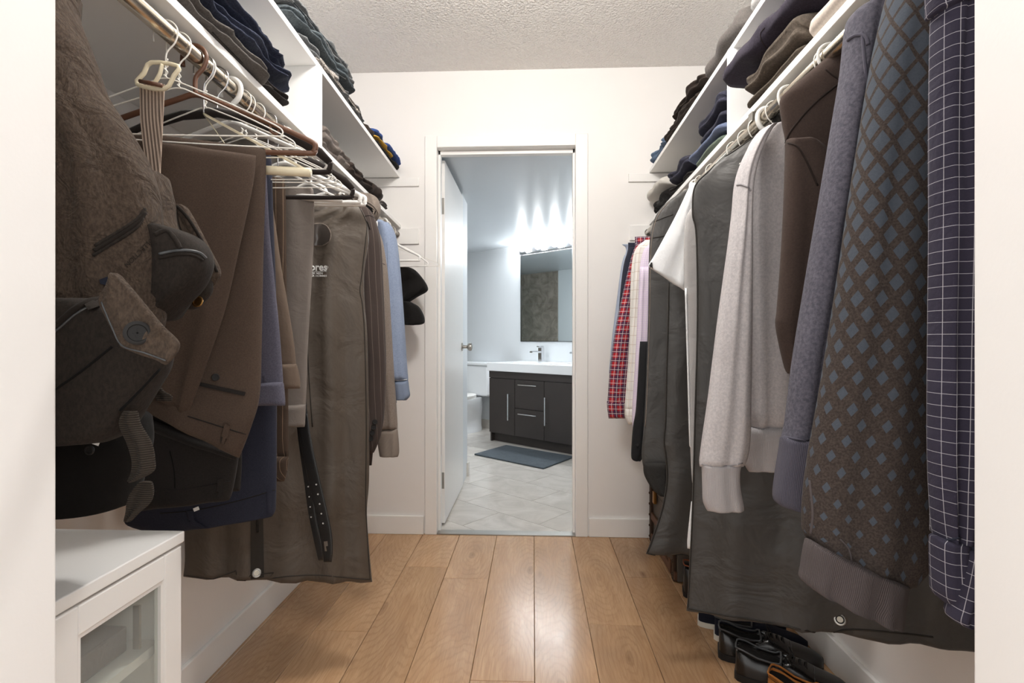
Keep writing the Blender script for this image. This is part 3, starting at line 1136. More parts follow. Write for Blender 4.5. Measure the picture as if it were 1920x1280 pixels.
ZL, ZU = 1.63, 1.899
shl = thing('shelf_unit', 'white melamine double shelf above the trousers and garment bag', 'shelf', (XL + .15, 1.6, ZL))
gl = line_x((312, 0), (749.4, 425.6), ZL)
gu = line_x((503, 0), (750, 334), ZU)
board('lower_shelf', ZL, (gl(YN), YN), (gl(YB), YB), XL, 'shelf', shl)
board('upper_shelf', ZU, (gu(YN), YN), (gu(YB), YB), XL, 'shelf', shl)
yd = 1.615
MB().prism([(gl(yd) - .004, yd), (gl(yd) - .004, yd + .018), (XL, yd + .018), (XL, yd)], ZL + .018, ZU).build('divider', 'shelf', shl, bevel=0.0012)
shr = thing('shelf_unit', 'white melamine double shelf above the hanging sweatshirts', 'shelf', (XR - .15, 1.6, ZL))
ZLr, ZUr = 1.635, 1.908
hl = line_x((1607.5, 0), (1461, 160), ZLr)
hu = line_x((1435, 0), (1218.6, 323), ZUr)
hlb = 0.605
board('lower_shelf', ZLr, (hl(YN), YN), (hlb, YB), XR, 'shelf', shr)
board('upper_shelf', ZUr, (hu(YN), YN), (hu(YB), YB), XR, 'shelf', shr)
hlx = lambda y: hl(YN) + (hlb - hl(YN)) * (y - YN) / (YB - YN)
yd2 = 1.585
MB().prism([(hlx(yd2) + .004, yd2), (hlx(yd2) + .004, yd2 + .018), (XR, yd2 + .018), (XR, yd2)], ZLr + .018, ZUr).build('divider', 'shelf', shr, bevel=0.0012)

# --- hanging rods
RZ = 1.594
ra, rb = P(245, 0, Z=RZ), P(745, 441, Z=RZ)
rodL = lambda y: ra.x + (rb.x - ra.x) * (y - ra.y) / (rb.y - ra.y)
rc, rd = P(1583, 76, Z=RZ), P(1498, 156, Z=RZ)
rodR = lambda y: 0.577 + 0.012 * (y - 1.0)
for fx, xw, lb in ((rodL, XL, 'polished metal clothes rod carrying the trousers'), (rodR, XR, 'polished metal clothes rod carrying the sweatshirts')):
    t = thing('clothes_rod', lb, 'rod', (fx(1.6), 1.6, RZ))
    v, f = tube_geo([(fx(YN), YN, RZ), (fx(1.6), 1.6, RZ), (fx(YB), YB - .001, RZ)], 0.0150, 18)
    mk('rod', v, f, 'rodmetal', t)
    for y, s in ((YN, 1), (YB, -1)):
        MB().lathe([(.026, 0), (.026, s * .004), (.019, s * .006), (.019, s * .022)], (fx(y), y, RZ), 'y', 20).build('end_socket', 'chrome', t, True, 40)
    for yb in (1.52 if xw < 0 else 1.40,):
        mb = MB().box(fx(yb) - .012, fx(yb) + .012, yb - .012, yb + .012, RZ + .0145, ZL - .001 if xw < 0 else ZLr - .001)
        mb.box(min(fx(yb), xw), max(fx(yb), xw), yb - .008, yb + .008, ZL - .012, ZL - .001)
        mb.build('bracket', 'steel', t, bevel=0.001)

# ================================================================== BATHROOM THINGS
def Bbox(mb, u0, u1, n0, n1, z0, z1):
    return mb.obox(B(u0, n0, z0), BU * (u1 - u0), BN * (n1 - n0), (0, 0, z1 - z0))


van = thing('vanity_cabinet', 'dark espresso bathroom vanity with bar handles', 'cabinet', B(-.9, .25))
mb = MB()
Bbox(mb, -1.8, 0, 0.018, .5, .085, .715)
Bbox(mb, -1.8, -.02, 0.06, .48, 0, .085)
Bbox(mb, -.02, 0, 0.018, .5, 0, .085)
mb.build('body', 'espresso', van)
Bbox(MB(), -1.8, 0, 0, .018, .648, .715).build('top_rail', 'espresso', van)


def hbar(u0, z0, u1, z1, par):
    a, b = B(u0, -.03, z0), B(u1, -.03, z1)
    d = (b - a).normalized()
    mb = MB().tube([a, b], .0065, 8)
    for q in (a + d * .02, b - d * .02):
        mb.tube([q, q + BN * .032], .0045, 6)
    tag(mb.build('handle', 'chrome', par, True, 40), 'chrome bar handle')


for u0, u1, kind in ((0, -.35, 'dl'), (-.35, -.717, 'dr'), (-.717, -1.07, 'd2'), (-1.07, -1.43, 'dr'), (-1.43, -1.8, 'd2')):
    if kind == 'dr':
        for z0, z1 in ((.095, .362), (.368, .643)):
            d = Bbox(MB(), u1 + .003, u0 - .003, 0, .018, z0, z1).build('drawer', 'espresso', van, bevel=0.001)
            m = (u0 + u1) / 2
            hbar(m - .115, z1 - .045, m + .115, z1 - .045, d)
    else:
        d = Bbox(MB(), u1 + .003, u0 - .003, 0, .018, .095, .643).build('door', 'espresso', van, bevel=0.001)
        hu_ = u1 + .065 if kind == 'dl' else u0 - .03
        hbar(hu_, .24, hu_, .50, d)
ct = thing('vanity_counter', 'white vanity counter with moulded basins', 'counter', B(-.9, .25, .715))
mb = MB()
Bbox(mb, -1.82, .02, -.015, .514, .716, .80)
mb.build('slab', 'ceramic', ct, bevel=0.004)
for uc_ in (-.52, -1.3):
    mb = MB()
    Bbox(mb, uc_ - .25, uc_ + .25, .06, .4, .8002, .806)
    mb.build('basin_rim', 'ceramic', ct, bevel=0.003)
    Bbox(MB(), uc_ - .22, uc_ + .22, .08, .36, .8065, .807).build('basin', 'ceramic', ct)


def faucet(u, lab):
    t = thing('faucet', lab, 'faucet', B(u, .43, .80), 'vanity faucets')
    Bbox(MB(), u - .024, u + .024, .41, .458, .8005, .95).build('body', 'chrome', t, bevel=0.004)
    Bbox(MB(), u - .02, u + .02, .27, .412, .895, .915).build('spout', 'chrome', t, bevel=0.004)
    Bbox(MB(), u - .018, u + .018, .38, .46, .953, .965).build('lever', 'chrome', t, bevel=0.003)


faucet(-.35 + .02, 'square chrome faucet standing left of the mirror middle')
faucet(-.83, 'square chrome faucet standing beside the doorway edge')

# mirror
mu0, mu1 = .022, -1.6
mt = thing('wall_mirror', 'frameless wall mirror with thin black edge above the vanity', 'mirror', B(-.8, BWN, 1.0))
Bbox(MB(), mu1 + .006, mu0 - .006, BWN - .014, BWN - .010, 1.016, 1.944).build('mirror_glass', 'mirror', mt)
mb = MB()
Bbox(mb, mu1, mu0, BWN - .013, BWN - .001, 1.01, 1.0158)
Bbox(mb, mu1, mu0, BWN - .013, BWN - .001, 1.9442, 1.95)
Bbox(mb, mu0 - .0058, mu0, BWN - .013, BWN - .001, 1.0158, 1.9442)
Bbox(mb, mu1, mu1 + .0058, BWN - .013, BWN - .001, 1.0158, 1.9442)
mb.build('frame', 'blackplastic', mt)
# light bar
lt = thing('vanity_light', 'chrome bar light with round bulbs above the mirror', 'lamp', B(-.8, BWN, 1.96))
Bbox(MB(), -1.5, .02, BWN - .03, BWN - .001, 1.965, 2.045).build('bar', 'chrome', lt, bevel=0.003)
for k in range(7):
    u = -.06 - k * .22
    c = B(u, BWN - .03, 2.005)
    v, f = tube_geo([c, c - BN * .022], .016, 14)
    mk('socket', v, f, 'chrome', lt)
    v, f = [], []
    R = .03
    cc = c - BN * .05
    for j in range(9):
        th = math.pi * j / 8
        for i in range(14):
            ph = 2 * math.pi * i / 14
            v.append(cc + Vector((R * math.sin(th) * math.cos(ph), R * math.sin(th) * math.sin(ph), R * math.cos(th))))
    for j in range(8):
        for i in range(14):
            f.append((j * 14 + i, j * 14 + (i + 1) % 14, (j + 1) * 14 + (i + 1) % 14, (j + 1) * 14 + i))
    mk('bulb', v, f, 'bulb', lt)
# shower downlights' work is done by the bulbs; glass screen of the shower
sg = thing('shower_screen', 'clear glass shower screen before the brown tiles', 'shower screen', B(1.9, OPP + .5))
Bbox(MB(), 1.52, 2.6, OPP + .30, OPP + .308, .05, 1.86).build('glass_panel', 'showerglass', sg)
mb = MB()
Bbox(mb, 1.50, 1.52, OPP + .295, OPP + .313, .05, 1.86)
mb.build('edge_profile', 'steel', sg)

# toilet
tt = thing('toilet', 'white two-piece toilet beside the vanity', 'toilet', B(.56, .2))
mb = MB()
Bbox(mb, .33, .79, .30, .50, .40, .74)
mb.build('tank', 'ceramic', tt, bevel=0.02)
Bbox(MB(), .315, .805, .285, .51, .742, .775).build('tank_lid', 'ceramic', tt, bevel=0.008)


def bowl_ring(z, hw, n0, n1, n=24):
    c = (n0 + n1) / 2
    h = (n1 - n0) / 2
    return [B(.56 + hw * math.cos(2 * math.pi * i / n), c + h * math.sin(2 * math.pi * i / n), z) for i in range(n)]


def rings(name, rr, mat, par):
    n = len(rr[0])
    v = [q for r in rr for q in r]
    f = [(j * n + i, j * n + (i + 1) % n, (j + 1) * n + (i + 1) % n, (j + 1) * n + i) for j in range(len(rr) - 1) for i in range(n)]
    f += [tuple(range(n)), tuple(range((len(rr) - 1) * n, len(rr) * n))]
    return mk(name, v, f, mat, par, None, True, 50)


rings('bowl', [bowl_ring(0, .12, -.08, .42), bowl_ring(.03, .12, -.08, .42), bowl_ring(.06, .10, -.03, .42), bowl_ring(.16, .105, -.06, .42),
               bowl_ring(.27, .16, -.17, .42), bowl_ring(.36, .19, -.24, .40), bowl_ring(.385, .19, -.24, .40)], 'ceramic', tt)
rings('seat', [bowl_ring(.386, .19, -.25, .30), bowl_ring(.40, .195, -.255, .30), bowl_ring(.42, .195, -.255, .30), bowl_ring(.428, .18, -.24, .29)], 'whiteplastic', tt)

# bath mat
q = [P(*p, Z=0) for p in ((889, 853), (949, 836), (1077, 858), (1019, 880))]
mb = MB().prism([(p.x, p.y) for p in q], 0.0005, 0.014)
tag(mb.build('bath_mat', 'mat', bevel=0.006), 'slate grey bath mat lying before the vanity', 'mat')

# ================================================================== LEFT RAIL
# ---- hangers -------------------------------------------------------
def hanger_frame(Y, side, yaw=0.0, roll=0.0, x=None):
    """local (a, z) -> place: a runs along the hanger towards the aisle, z up from the rod centre"""
    fx = rodL(Y) if side == 'L' else rodR(Y)
    sgn = 1 if side == 'L' else -1
    cx, sx = math.cos(yaw), math.sin(yaw)
    cr, sr = math.cos(roll), math.sin(roll)

    def T(a, z, d=0.0):
        a2, z2 = a * cr - z * sr, a * sr + z * cr
        return Vector((fx + sgn * (a2 * cx), Y + a2 * sx + d, RZ + z2))
    return T


HOOK = [(-.021, -.020), (-.0215, -.004), (-.017, .011), (-.004, .0195), (.009, .0175), (.0185, .008), (.0205, -.006), (.015, -.022), (.005, -.034), (0, -.046)]


def wire_hanger(Y, side, label, group, yaw=0.0, roll=0.0, w=.205, mat='wire', drop=.185):
    T = hanger_frame(Y, side, yaw, roll)
    t = thing('wire_hanger', label, 'hanger', T(0, 0), group)
    tube('hook', [T(a, z) for a, z in HOOK] + [T(0, -.085)], .0014, mat, t, 6)
    tw = [T(.0026 * math.cos(k * 1.15), -.050 - k * .0021, .0026 * math.sin(k * 1.15)) for k in range(18)]
    tube('neck_twist', tw, .0014, mat, t, 5, sub=0)
    path = [(0, -.085), (.03, -.094), (w * .55, -.128), (w * .92, -drop + .022), (w, -drop + .010), (w * .985, -drop + .001), (w * .93, -drop), (0, -drop - .002),
            (-w * .93, -drop), (-w * .985, -drop + .001), (-w, -drop + .010), (-w * .92, -drop + .022), (-w * .55, -.128), (-.03, -.094)]
    tube('frame', [T(a, z) for a, z in path], .0014, mat, t, 6, closed=True)
    return t


def tube_hanger(Y, side, label, group, mat, yaw=0.0, roll=0.0, w=.21, r=.0045, drop=.178, hookmat=None, hr=None, name='plastic_hanger', notch=False):
    T = hanger_frame(Y, side, yaw, roll)
    t = thing(name, label, 'hanger', T(0, 0), group)
    tube('hook', [T(a * 1.05, z * 1.05 + .001) for a, z in HOOK] + [T(0, -.075)], hr or r * .8, hookmat or mat, t, 8)
    path = [(0, -.075), (.04, -.088), (w * .6, -.125), (w * .95, -drop + .025), (w, -drop + .014), (w * .98, -drop + .003), (w * .92, -drop), (0, -drop),
            (-w * .92, -drop), (-w * .98, -drop + .003), (-w, -drop + .014), (-w * .95, -drop + .025), (-w * .6, -.125), (-.04, -.088)]
    tube('frame', [T(a, z) for a, z in path], r, mat, t, 8, closed=True)
    if notch:
        for s in (-1, 1):
            tube('strap_hook', [T(s * w * .62, -.128), T(s * w * .62, -.142), T(s * (w * .62 + .010), -.148), T(s * (w * .62 + .016), -.140)], r * .5, mat, t, 6)
    return t


def velvet_hanger(Y, side, label, group, yaw=0.0, roll=0.0, w=.215):
    T = hanger_frame(Y, side, yaw, roll)
    t = thing('velvet_hanger', label, 'hanger', T(0, 0), group)
    tube('hook', [T(a * 1.05, z * 1.05 + .001) for a, z in HOOK] + [T(0, -.072)], .0018, 'chrome', t, 8)
    dr = T(0, 0, 1) - T(0, 0, 0)
    path = [(-w, -.172), (-w * .9, -.150), (-w * .6, -.112), (-w * .3, -.086), (0, -.076), (w * .3, -.086), (w * .6, -.112), (w * .9, -.150), (w, -.172)]
    pp = [T(a, z) for a, z in path]
    tube('shoulder_arms', pp, [.007, .010, .011, .011, .011, .011, .011, .010, .007], 'velvet', t, 8, sub=0, flat=((0, 1, 0), .35))
    tube('trouser_bar', [T(-w, -.172), T(-w * .985, -.186), T(-w * .9, -.193), T(0, -.193), T(w * .9, -.193), T(w * .985, -.186), T(w, -.172)], .0058, 'velvet', t, 8, flat=((0, 1, 0), .5))
    return t


G1 = 'hangers on the trouser rod'
wire_hanger(.915, 'L', 'white wire hanger nearest the web belt buckle', G1, .10)
wire_hanger(.952, 'L', 'white wire hanger between belt buckle and brown hanger', G1, .22)
tube_hanger(1.00, 'L', 'brown glossy tube hanger with small strap hooks', G1, 'copper', .16, .02, .225, .0055, .185, notch=True)
wire_hanger(1.035, 'L', 'white wire hanger right behind the brown tube hanger', G1, .05)
velvet_hanger(1.078, 'L', 'black velvet hanger with chrome hook behind the wires', G1, .18, .0, .23)
tube_hanger(1.13, 'L', 'white plastic hanger with broad flat hook', G1, 'whiteplastic', .10, 0, .21, .005, .178, hr=.0058)
wire_hanger(1.178, 'L', 'first of two paired white wire hangers', G1, .08)
wire_hanger(1.196, 'L', 'second of two paired white wire hangers', G1, .12)
wire_hanger(1.245, 'L', 'white wire hanger behind the paired wire hangers', G1, .06)
velvet_hanger(1.305, 'L', 'black velvet hanger above the grey trousers', G1, .06)
tube_hanger(1.40, 'L', 'white plastic hanger with rod bar over grey trousers', G1, 'whiteplastic', .08, 0, .205, .006, .18)
tube_hanger(1.47, 'L', 'white plastic hanger in front of the garment bag', G1, 'whiteplastic', .04, 0, .20, .006, .17)
tube_hanger(1.585, 'L', 'white plastic hanger inside the printed garment bag', G1, 'whiteplastic', .04, 0, .10, .005, .13)
tube_hanger(1.70, 'L', 'white plastic hanger inside the pinstripe jacket', G1, 'whiteplastic', 0, 0, .11, .005, .13)
tube_hanger(1.98, 'L', 'white plastic hanger under the taupe hood', G1, 'whiteplastic', 0, 0, .10, .004, .13)
tube_hanger(2.10, 'L', 'white plastic hanger inside the light blue sweatshirt', G1, 'whiteplastic', 0, 0, .11, .004, .14)
tube_hanger(2.16, 'L', 'white plastic hanger behind the light blue sweatshirt', G1, 'whiteplastic', 0, 0, .11, .004, .14)
tube_hanger(2.47, 'L', 'empty white plastic hanger above the black caps', G1, 'whiteplastic', .03, 0, .175, .0058, .18)
tube_hanger(2.53, 'L', 'thinner empty white plastic hanger above the black caps', G1, 'whiteplastic', -.02, 0, .205, .0036, .20)
wire_hanger(2.64, 'L', 'empty white wire hanger next to the wall cleat', G1, 0, 0, .245)
# cream trouser bars of two hangers, seen past the brown trousers
for Yb, x0, x1, y0, lab, mt_ in ((1.03, 455, 582, 317, 'cream wooden trouser bar hanger beside brown trousers', 'creamplastic'),
                                (1.36, 540, 640, 368, 'white trouser bar hanger above the grey trousers', 'whiteplastic')):
    T = hanger_frame(Yb, 'L')
    t = thing('bar_hanger', lab, 'hanger', T(0, 0), G1)
    tube('hook', [T(a, z) for a, z in HOOK] + [T(0, -.10)], .0016, 'chrome', t, 6)
    a, b = P(x0, y0, Y=Yb), P(x1, y0 + 6, Y=Yb)
    tube('bar', [a, (a + b) / 2, b], .009, mt_, t, 10, sub=0)
    top = Vector((rodL(Yb), Yb, RZ - .10))
    tube('arm', [(a.x, a.y, a.z), top, b], .0028, mt_, t, 8, sub=0)

# ---- backpack ------------------------------------------------------
bp = thing('backpack', 'brown and black twill backpack with button flap and zips', 'backpack', (-.52, .64, .70))
body = cloth('body', [(-75, -.72, 112), (0, -.74, 116), (60, -.75, 141), (110, -.76, 163), (170, -.77, 186), (215, -.78, 216), (260, -.78, 244), (310, -.78, 270), (370, -.78, 287),
                      (450, -.78, 296), (530, -.78, 300), (590, -.77, 300), (640, -.76, 285)], 'pack', bp, Y=.66, th=.11, n=56, sub=5, folds=(.010, 5, 3), wob=.016)
cloth('base', [(770, -.74, 262), (830, -.75, 268), (880, -.75, 255), (918, -.75, 246), (942, -.74, 240), (948, -.73, 234)], 'packblack', bp, Y=.69, th=.13, folds=(.004, 2, 4))
low = cloth('front_pocket', [(560, -.70, 200), (585, -.71, 262), (620, -.71, 296), (655, -.71, 314), (690, -.71, 310), (725, -.71, 290), (765, -.70, 264), (805, -.69, 236), (828, -.66, 200)],
            'packdark', bp, Y=.60, th=.10, n=48, folds=(.004, 2, 6), wob=.006)
cloth('collar', [(322, 256, 296), (335, 258, 302), (370, 270, 308), (410, 280, 312), (440, 285, 326)], 'pack', bp, Y=.70, th=.07, folds=(.006, 3, 2))
pk = cloth('side_pocket', [(424, 288, 312), (434, 288, 345), (450, 288, 372), (475, 288, 388), (500, 288, 390), (535, 288, 374), (570, 288, 340), (602, 288, 308)],
           'packdark', bp, Y=.685, th=.07, folds=(.003, 2, 8))
sp = cloth('shoulder_strap', [(383, 312, 340), (392, 310, 352), (430, 318, 374), (470, 330, 395), (505, 345, 412), (525, 352, 408), (545, 352, 388)], 'pack', bp, Y=.745, th=.02, folds=(.002, 2, 3))
seam('strap_piping', sp, [(332, 386), (352, 408), (376, 446), (396, 484), (407, 510)], .0022, 'packseam', bp)
cloth('side_strap', [(518, 345, 390), (530, 350, 396), (548, 352, 394), (565, 345, 380), (580, 335, 362)], 'packdark', bp, Y=.735, th=.03, folds=(.003, 2, 1))
disc('side_buckle', P(372, 566, Y=.715), (0, -1, 0.2), .008, .003, 'brass', bp)
# zips
zt = seam('zip', body, [(176, 470), (205, 452), (235, 434), (258, 417), (272, 398)], .0028, 'packseam', bp)
tag(zt, 'curved dark metal zip')
for dx, dy in ((-2, 9), (2, -9)):
    seam('zip_piping', body, [(176 + dx, 470 + dy), (205 + dx, 452 + dy), (235 + dx, 434 + dy), (258 + dx, 417 + dy), (270 + dx, 400 + dy)], .0022, 'packdark', bp)
seam('zip', pk, [(298, 476), (322, 471), (350, 469), (374, 474), (386, 484)], .0020, 'leatheredge', bp)
seam('zip_piping', pk, [(298, 484), (330, 478), (360, 478), (380, 488)], .0018, 'packseam', bp)
seam('pocket_rim', pk, [(290, 440), (312, 432), (330, 450), (338, 466)], .003, 'packdark', bp)
zl = seam('zip', low, [(60, 640), (107, 608), (140, 580), (170, 564), (200, 560)], .0038, 'packseam', bp)
seam('zip_piping', low, [(60, 650), (107, 618), (140, 590), (172, 573), (202, 569)], .0013, 'leatheredge', bp)
seam('pocket_seam', low, [(60, 762), (107, 728), (160, 690), (210, 650)], .0014, 'packblack', bp)
seam('pocket_seam', low, [(225, 770), (260, 735), (300, 692)], .0016, 'packblack', bp)
# flap with button
fl = cloth('flap', [((511, 512), 211, 218), ((535, 540), 201, 245), ((563, 575), 187, 275), ((590, 610), 198, 304), ((615, 640), 210, 334), ((634, 662), 221, 331), ((650, 684), 229, 312)], 'pack', bp, Y=.535, th=.012, e=.6, folds=(.003, 1, 3), wob=.002)
seam('flap_edge', fl, [(190, 566), (211, 616), (229, 648), (270, 661), (311, 676)], .0009, 'leatheredge', bp, off=.0006)
bpos = surf(fl, 257, 624, .001)
bn_ = (CAM - bpos).normalized()
disc('button', bpos, bn_ + Vector((.15, 0, 0)), .0125, .004, 'blackplastic', bp, 20, holes=4)
patch('lining', body, [(186, 524), (208, 516), (214, 526), (200, 535), (188, 532)], 'canvas', bp, .002, .002, 2, 2)
patch('zip_pull', low, [(158, 570), (186, 556), (190, 572), (165, 581)], 'packdark', bp, .004, .004, 2, 2)
text_on('embroidered_word', body, 'COLLECTION', 291, 437, 13.5, 'packdark', bp, rot=math.radians(-135), off=.0016, bold=.01)
# straps and tabs
cloth('webbing_strap', [(770, 232, 258), (795, 224, 264), (830, 238, 284), (862, 247, 290), (884, 246, 287), (903, 238, 252)], 'webbing', bp, Y=.575, th=.008, folds=(.004, 1, 2))
cloth('webbing_strap', [(903, 262, 284), (922, 246, 288), (942, 238, 282), (960, 236, 262), (978, 232, 244)], 'webbing', bp, Y=.60, th=.008, folds=(.002, 1, 5))
cloth('strap_tab', [(690, 288, 300), (715, 288, 296), (732, 289, 306), (742, 291, 322), (752, 293, 321)], 'webbing', bp, Y=.64, th=.006, folds=(.001, 1, 5))
mk('care_label', *tube_geo([P(170, 822, Y=.615), P(187, 828, Y=.615)], .0055, 4, flat=((0, 1, 0), .15)), 'whiteprint', bp, smooth=False)
disc('snap', P(170, 843, Y=.618), (0, -1, 0), .006, .003, 'blackplastic', bp)
Tb = hanger_frame(.64, 'L')
tube('hanging_loop', [P(85, -70, Y=.66), Tb(.02, -.06), Tb(.022, 0), Tb(.0, .021), Tb(-.022, 0), Tb(-.02, -.06), P(40, -70, Y=.66)], .006, 'webbing', bp, 8, flat=((1, 0, 0), .4))

# ---- web belt ------------------------------------------------------
wb = thing('web_belt', 'beige ribbed web belt hanging by its cream frame buckle', 'belt', P(290, 160, Y=.87))
cloth('strap', [(158, 262, 309), (175, 262, 308), (220, 263, 306), (260, 267, 304), (300, 272, 302), (345, 277, 300)], 'beltweb', wb, Y=.88, th=.005, folds=(0, 1, 1), wob=.001, e=.5)
fr = [(284, 117), (334, 124), (326, 142), (308, 167), (257, 158), (270, 137)]
tube('buckle_frame', [P(x, y, Y=.868) for x, y in fr], .0036, 'creamplastic', wb, 8, closed=True, sub=3)
tube('buckle_bar', [P(304, 121, Y=.864), P(299, 140, Y=.862), P(287, 160, Y=.864)], .0032, 'creamplastic', wb, 8)
tube('buckle_roller', [P(262, 152, Y=.862), P(303, 160, Y=.862)], .0036, 'copper', wb, 8, sub=0)

# ---- trousers ------------------------------------------------------
def trousers(lab, rows, mat, Y, th, seed, group='trousers over the left rod', band=None, loops=(), **kw):
    r = rows[0]
    t = thing('trousers', lab, 'trousers', P((r[1] if abs(r[1]) > 2 else pxX(r[1], Y)) * .5 + r[2] * .5, 300, Y=Y), group)
    o = cloth('legs', rows, mat, t, Y=Y, th=th, folds=kw.get('folds', (.004, 2, seed)), wob=.004)
    return t, o


t, o = trousers('brown wool trousers with buttoned back pocket, over the nearest wire hangers',
                [((247, 284), -.86, 492, .95, 1.02, .03), ((262, 300), -.87, 499, .94, 1.01, .045), ((450, 480), -.87, 494, .93, .99), ((600, 640), -.86, 491, .92, .98), ((690, 742), -.82, 487, .92, .97),
                 ((735, 800), -.76, 471, .92, .96), ((768, 858), -.70, 449, .92, .96)], 'trB', .93, .05, 1)
T1 = o
cloth('front_leg', [((262, 292), 268, 480, .92, .965), ((320, 350), 268, 474, .915, .955), ((450, 470), 270, 448, .905, .94), ((560, 575), 276, 424, .90, .93), ((650, 665), 282, 394, .90, .92), ((745, 779), 288, 353, .90, .92)],
      'trB', t, th=.018, folds=(.003, 2, 9))
seam('waistband_seam', T1, [(352, 780), (400, 795), (440, 808), (470, 816)], .0012, 'trK', t)
pw = patch('pocket_welt', T1, [(366, 714), (410, 724), (461, 735), (458, 742), (408, 731), (364, 721)], 'trK', t, .002, .001, 2, 2)
bq = surf(T1, 404, 707, .001)
disc('button', bq, CAM - bq, .0068, .0028, 'blackplastic', t, holes=4)
patch('belt_loop', T1, [(421, 794), (432, 799), (419, 846), (409, 842)], 'trB', t, .006, .001, 2, 2)
cloth('waist_lining', [((778, 850), 262, 446), ((800, 862), 266, 444)], 'trK', t, Y=.985, th=.03, folds=(.002, 2, 2))
t, o = trousers('black wool trousers with a belt loop, hanging under the brown ones',
                [((640, 660), -.80, 470), ((760, 800), -.78, 452), ((830, 850), -.80, 447), ((900, 905), -.81, 438), ((958, 937), -.80, 430)], 'trK', 1.02, .05, 2)
seam('waistband_seam', o, [(290, 920), (340, 918), (390, 910), (432, 902)], .0012, 'trK', t)
seam('side_seam', o, [(318, 845), (326, 880), (328, 915)], .0010, 'packblack', t)
patch('belt_loop', o, [(408, 898), (419, 897), (415, 946), (404, 947)], 'trK', t, .004, .001, 2, 2)
t, o = trousers('black trouser pair peeking past its twin with belt loop', [(650, -.80, 470), (800, -.78, 455), (880, -.76, 452), ((922, 920), -.72, 449)], 'trK', 1.075, .03, 3)
t, o = trousers('navy wool trousers with waistband showing at the bottom',
                [(290, -.84, 508), (420, -.85, 512), (560, -.86, 517), (700, -.86, 518), (830, -.85, 518), ((915, 900), -.93, 518), ((960, 940), -.95, 517), ((984, 957), -.945, 516), ((1000, 968), -.86, 510)], 'trN', 1.185, .05, 4)
seam('waistband_seam', o, [(300, 962), (360, 957), (420, 945), (470, 932), (516, 918)], .0012, 'trK', t)
patch('belt_loop', o, [(349, 958), (361, 957), (369, 994), (357, 995)], 'trN', t, .004, .001, 2, 2)
patch('belt_loop', o, [(500, 920), (511, 918), (513, 960), (502, 962)], 'trN', t, .004, .001, 2, 2)
mk('care_label', *tube_geo([P(363, 956, Y=1.15), P(373, 952, Y=1.15)], .004, 4, flat=((0, 1, 0), .15)), 'whiteprint', t, smooth=False)
t, o = trousers('blue grey wool trousers with ragged waistband', [(300, -.86, 498), (430, -.86, 505), (520, -.86, 514), (620, -.86, 524), (700, -.86, 530), (722, -.86, 531)], 'trBG', 1.12, .035, 5)
cloth('waistband', [(716, -.86, 531), (735, -.86, 533), (760, -.84, 535)], 'trBG', t, Y=1.115, th=.05, folds=(.006, 4, 2))
patch('belt_loop', o, [(493, 704), (501, 704), (501, 745), (494, 745)], 'trBG', t, .004, .001, 2, 2)
t, o = trousers('brown glen check trousers with pleated waistband', [(330, -.88, 500), (400, -.88, 513), (500, -.88, 527), (580, -.88, 541), (650, -.88, 552), (690, -.88, 555)], 'trC', 1.25, .04, 6)
cloth('waistband', [(682, -.88, 556), (705, -.88, 561), (728, -.86, 563)], 'trC', t, Y=1.245, th=.05, folds=(.006, 4, 3))
t, o = trousers('dark brown pinstripe trousers with belt loop', [(338, -.88, 528), (350, -.88, 535), (500, -.88, 537), (700, -.88, 540), (860, -.88, 541)], 'trP', 1.305, .035, 7)
cloth('waistband', [(855, -.88, 541), (880, -.88, 539), (902, -.86, 533)], 'trP', t, Y=1.30, th=.045, folds=(.002, 2, 3))
patch('belt_loop', o, [(536, 845), (541, 845), (541, 862), (536, 862)], 'trP', t, .004, .001, 2, 2)
t, o = trousers('grey sharkskin trousers next to the garment bag', [(355, -.86, 580), (362, -.86, 588), (450, -.86, 588), (560, -.86, 582), (650, -.86, 577), (740, -.86, 574), (762, -.86, 573)], 'trG', 1.37, .04, 8, folds=(.007, 3, 8))
cloth('waistband', [(758, -.86, 573), (780, -.86, 572), (800, -.84, 571)], 'trG', t, Y=1.365, th=.05, folds=(.003, 2, 3))
patch('belt_loop', o, [(543, 762), (550, 762), (550, 798), (544, 798)], 'trG', t, .004, .001, 2, 2)

# ---- black leather belt --------------------------------------------
lb = thing('leather_belt', 'black leather belt with punched holes hanging before the garment bag', 'belt', P(575, 770, Y=1.36))
s1 = cloth('strap', [(700, 556, 572), (770, 558, 576), (830, 564, 585), (900, 578, 600), (960, 592, 614), (1000, 600, 622), (1030, 605, 624), (1053, 607, 622)], 'leather', lb, Y=1.425, th=.007, folds=(0, 1, 1), wob=.001, e=.6)
s2 = cloth('strap', [(770, 554, 568), (830, 560, 574), (900, 570, 586), (960, 578, 592), (1020, 590, 604), (1050, 597, 606)], 'leather', lb, Y=1.44, th=.006, folds=(0, 1, 2), wob=.001, e=.6)
seam('edge_stitching', s1, [(575, 775), (584, 832), (598, 900), (612, 960), (620, 1005), (621, 1040)], .0011, 'leatheredge', lb)
for k in range(5):
    q = surf(s1, 593 + k * 3.2, 908 + k * 18.2, 0)
    disc('hole_eyelet', q, CAM - q, .0023, .001, 'steel', lb, 10)
for k in range(4):
    q = surf(s2, 578 + k * 1.8, 912 + k * 19, 0)
    disc('hole_eyelet', q, CAM - q, .0019, .001, 'steel', lb, 10)
patch('stamped_logo', s1, [(607, 1015), (614, 1014), (615, 1023), (611, 1024), (613, 1033), (609, 1033), (608, 1024)], 'steel', lb, .001, .0005, 2, 1)

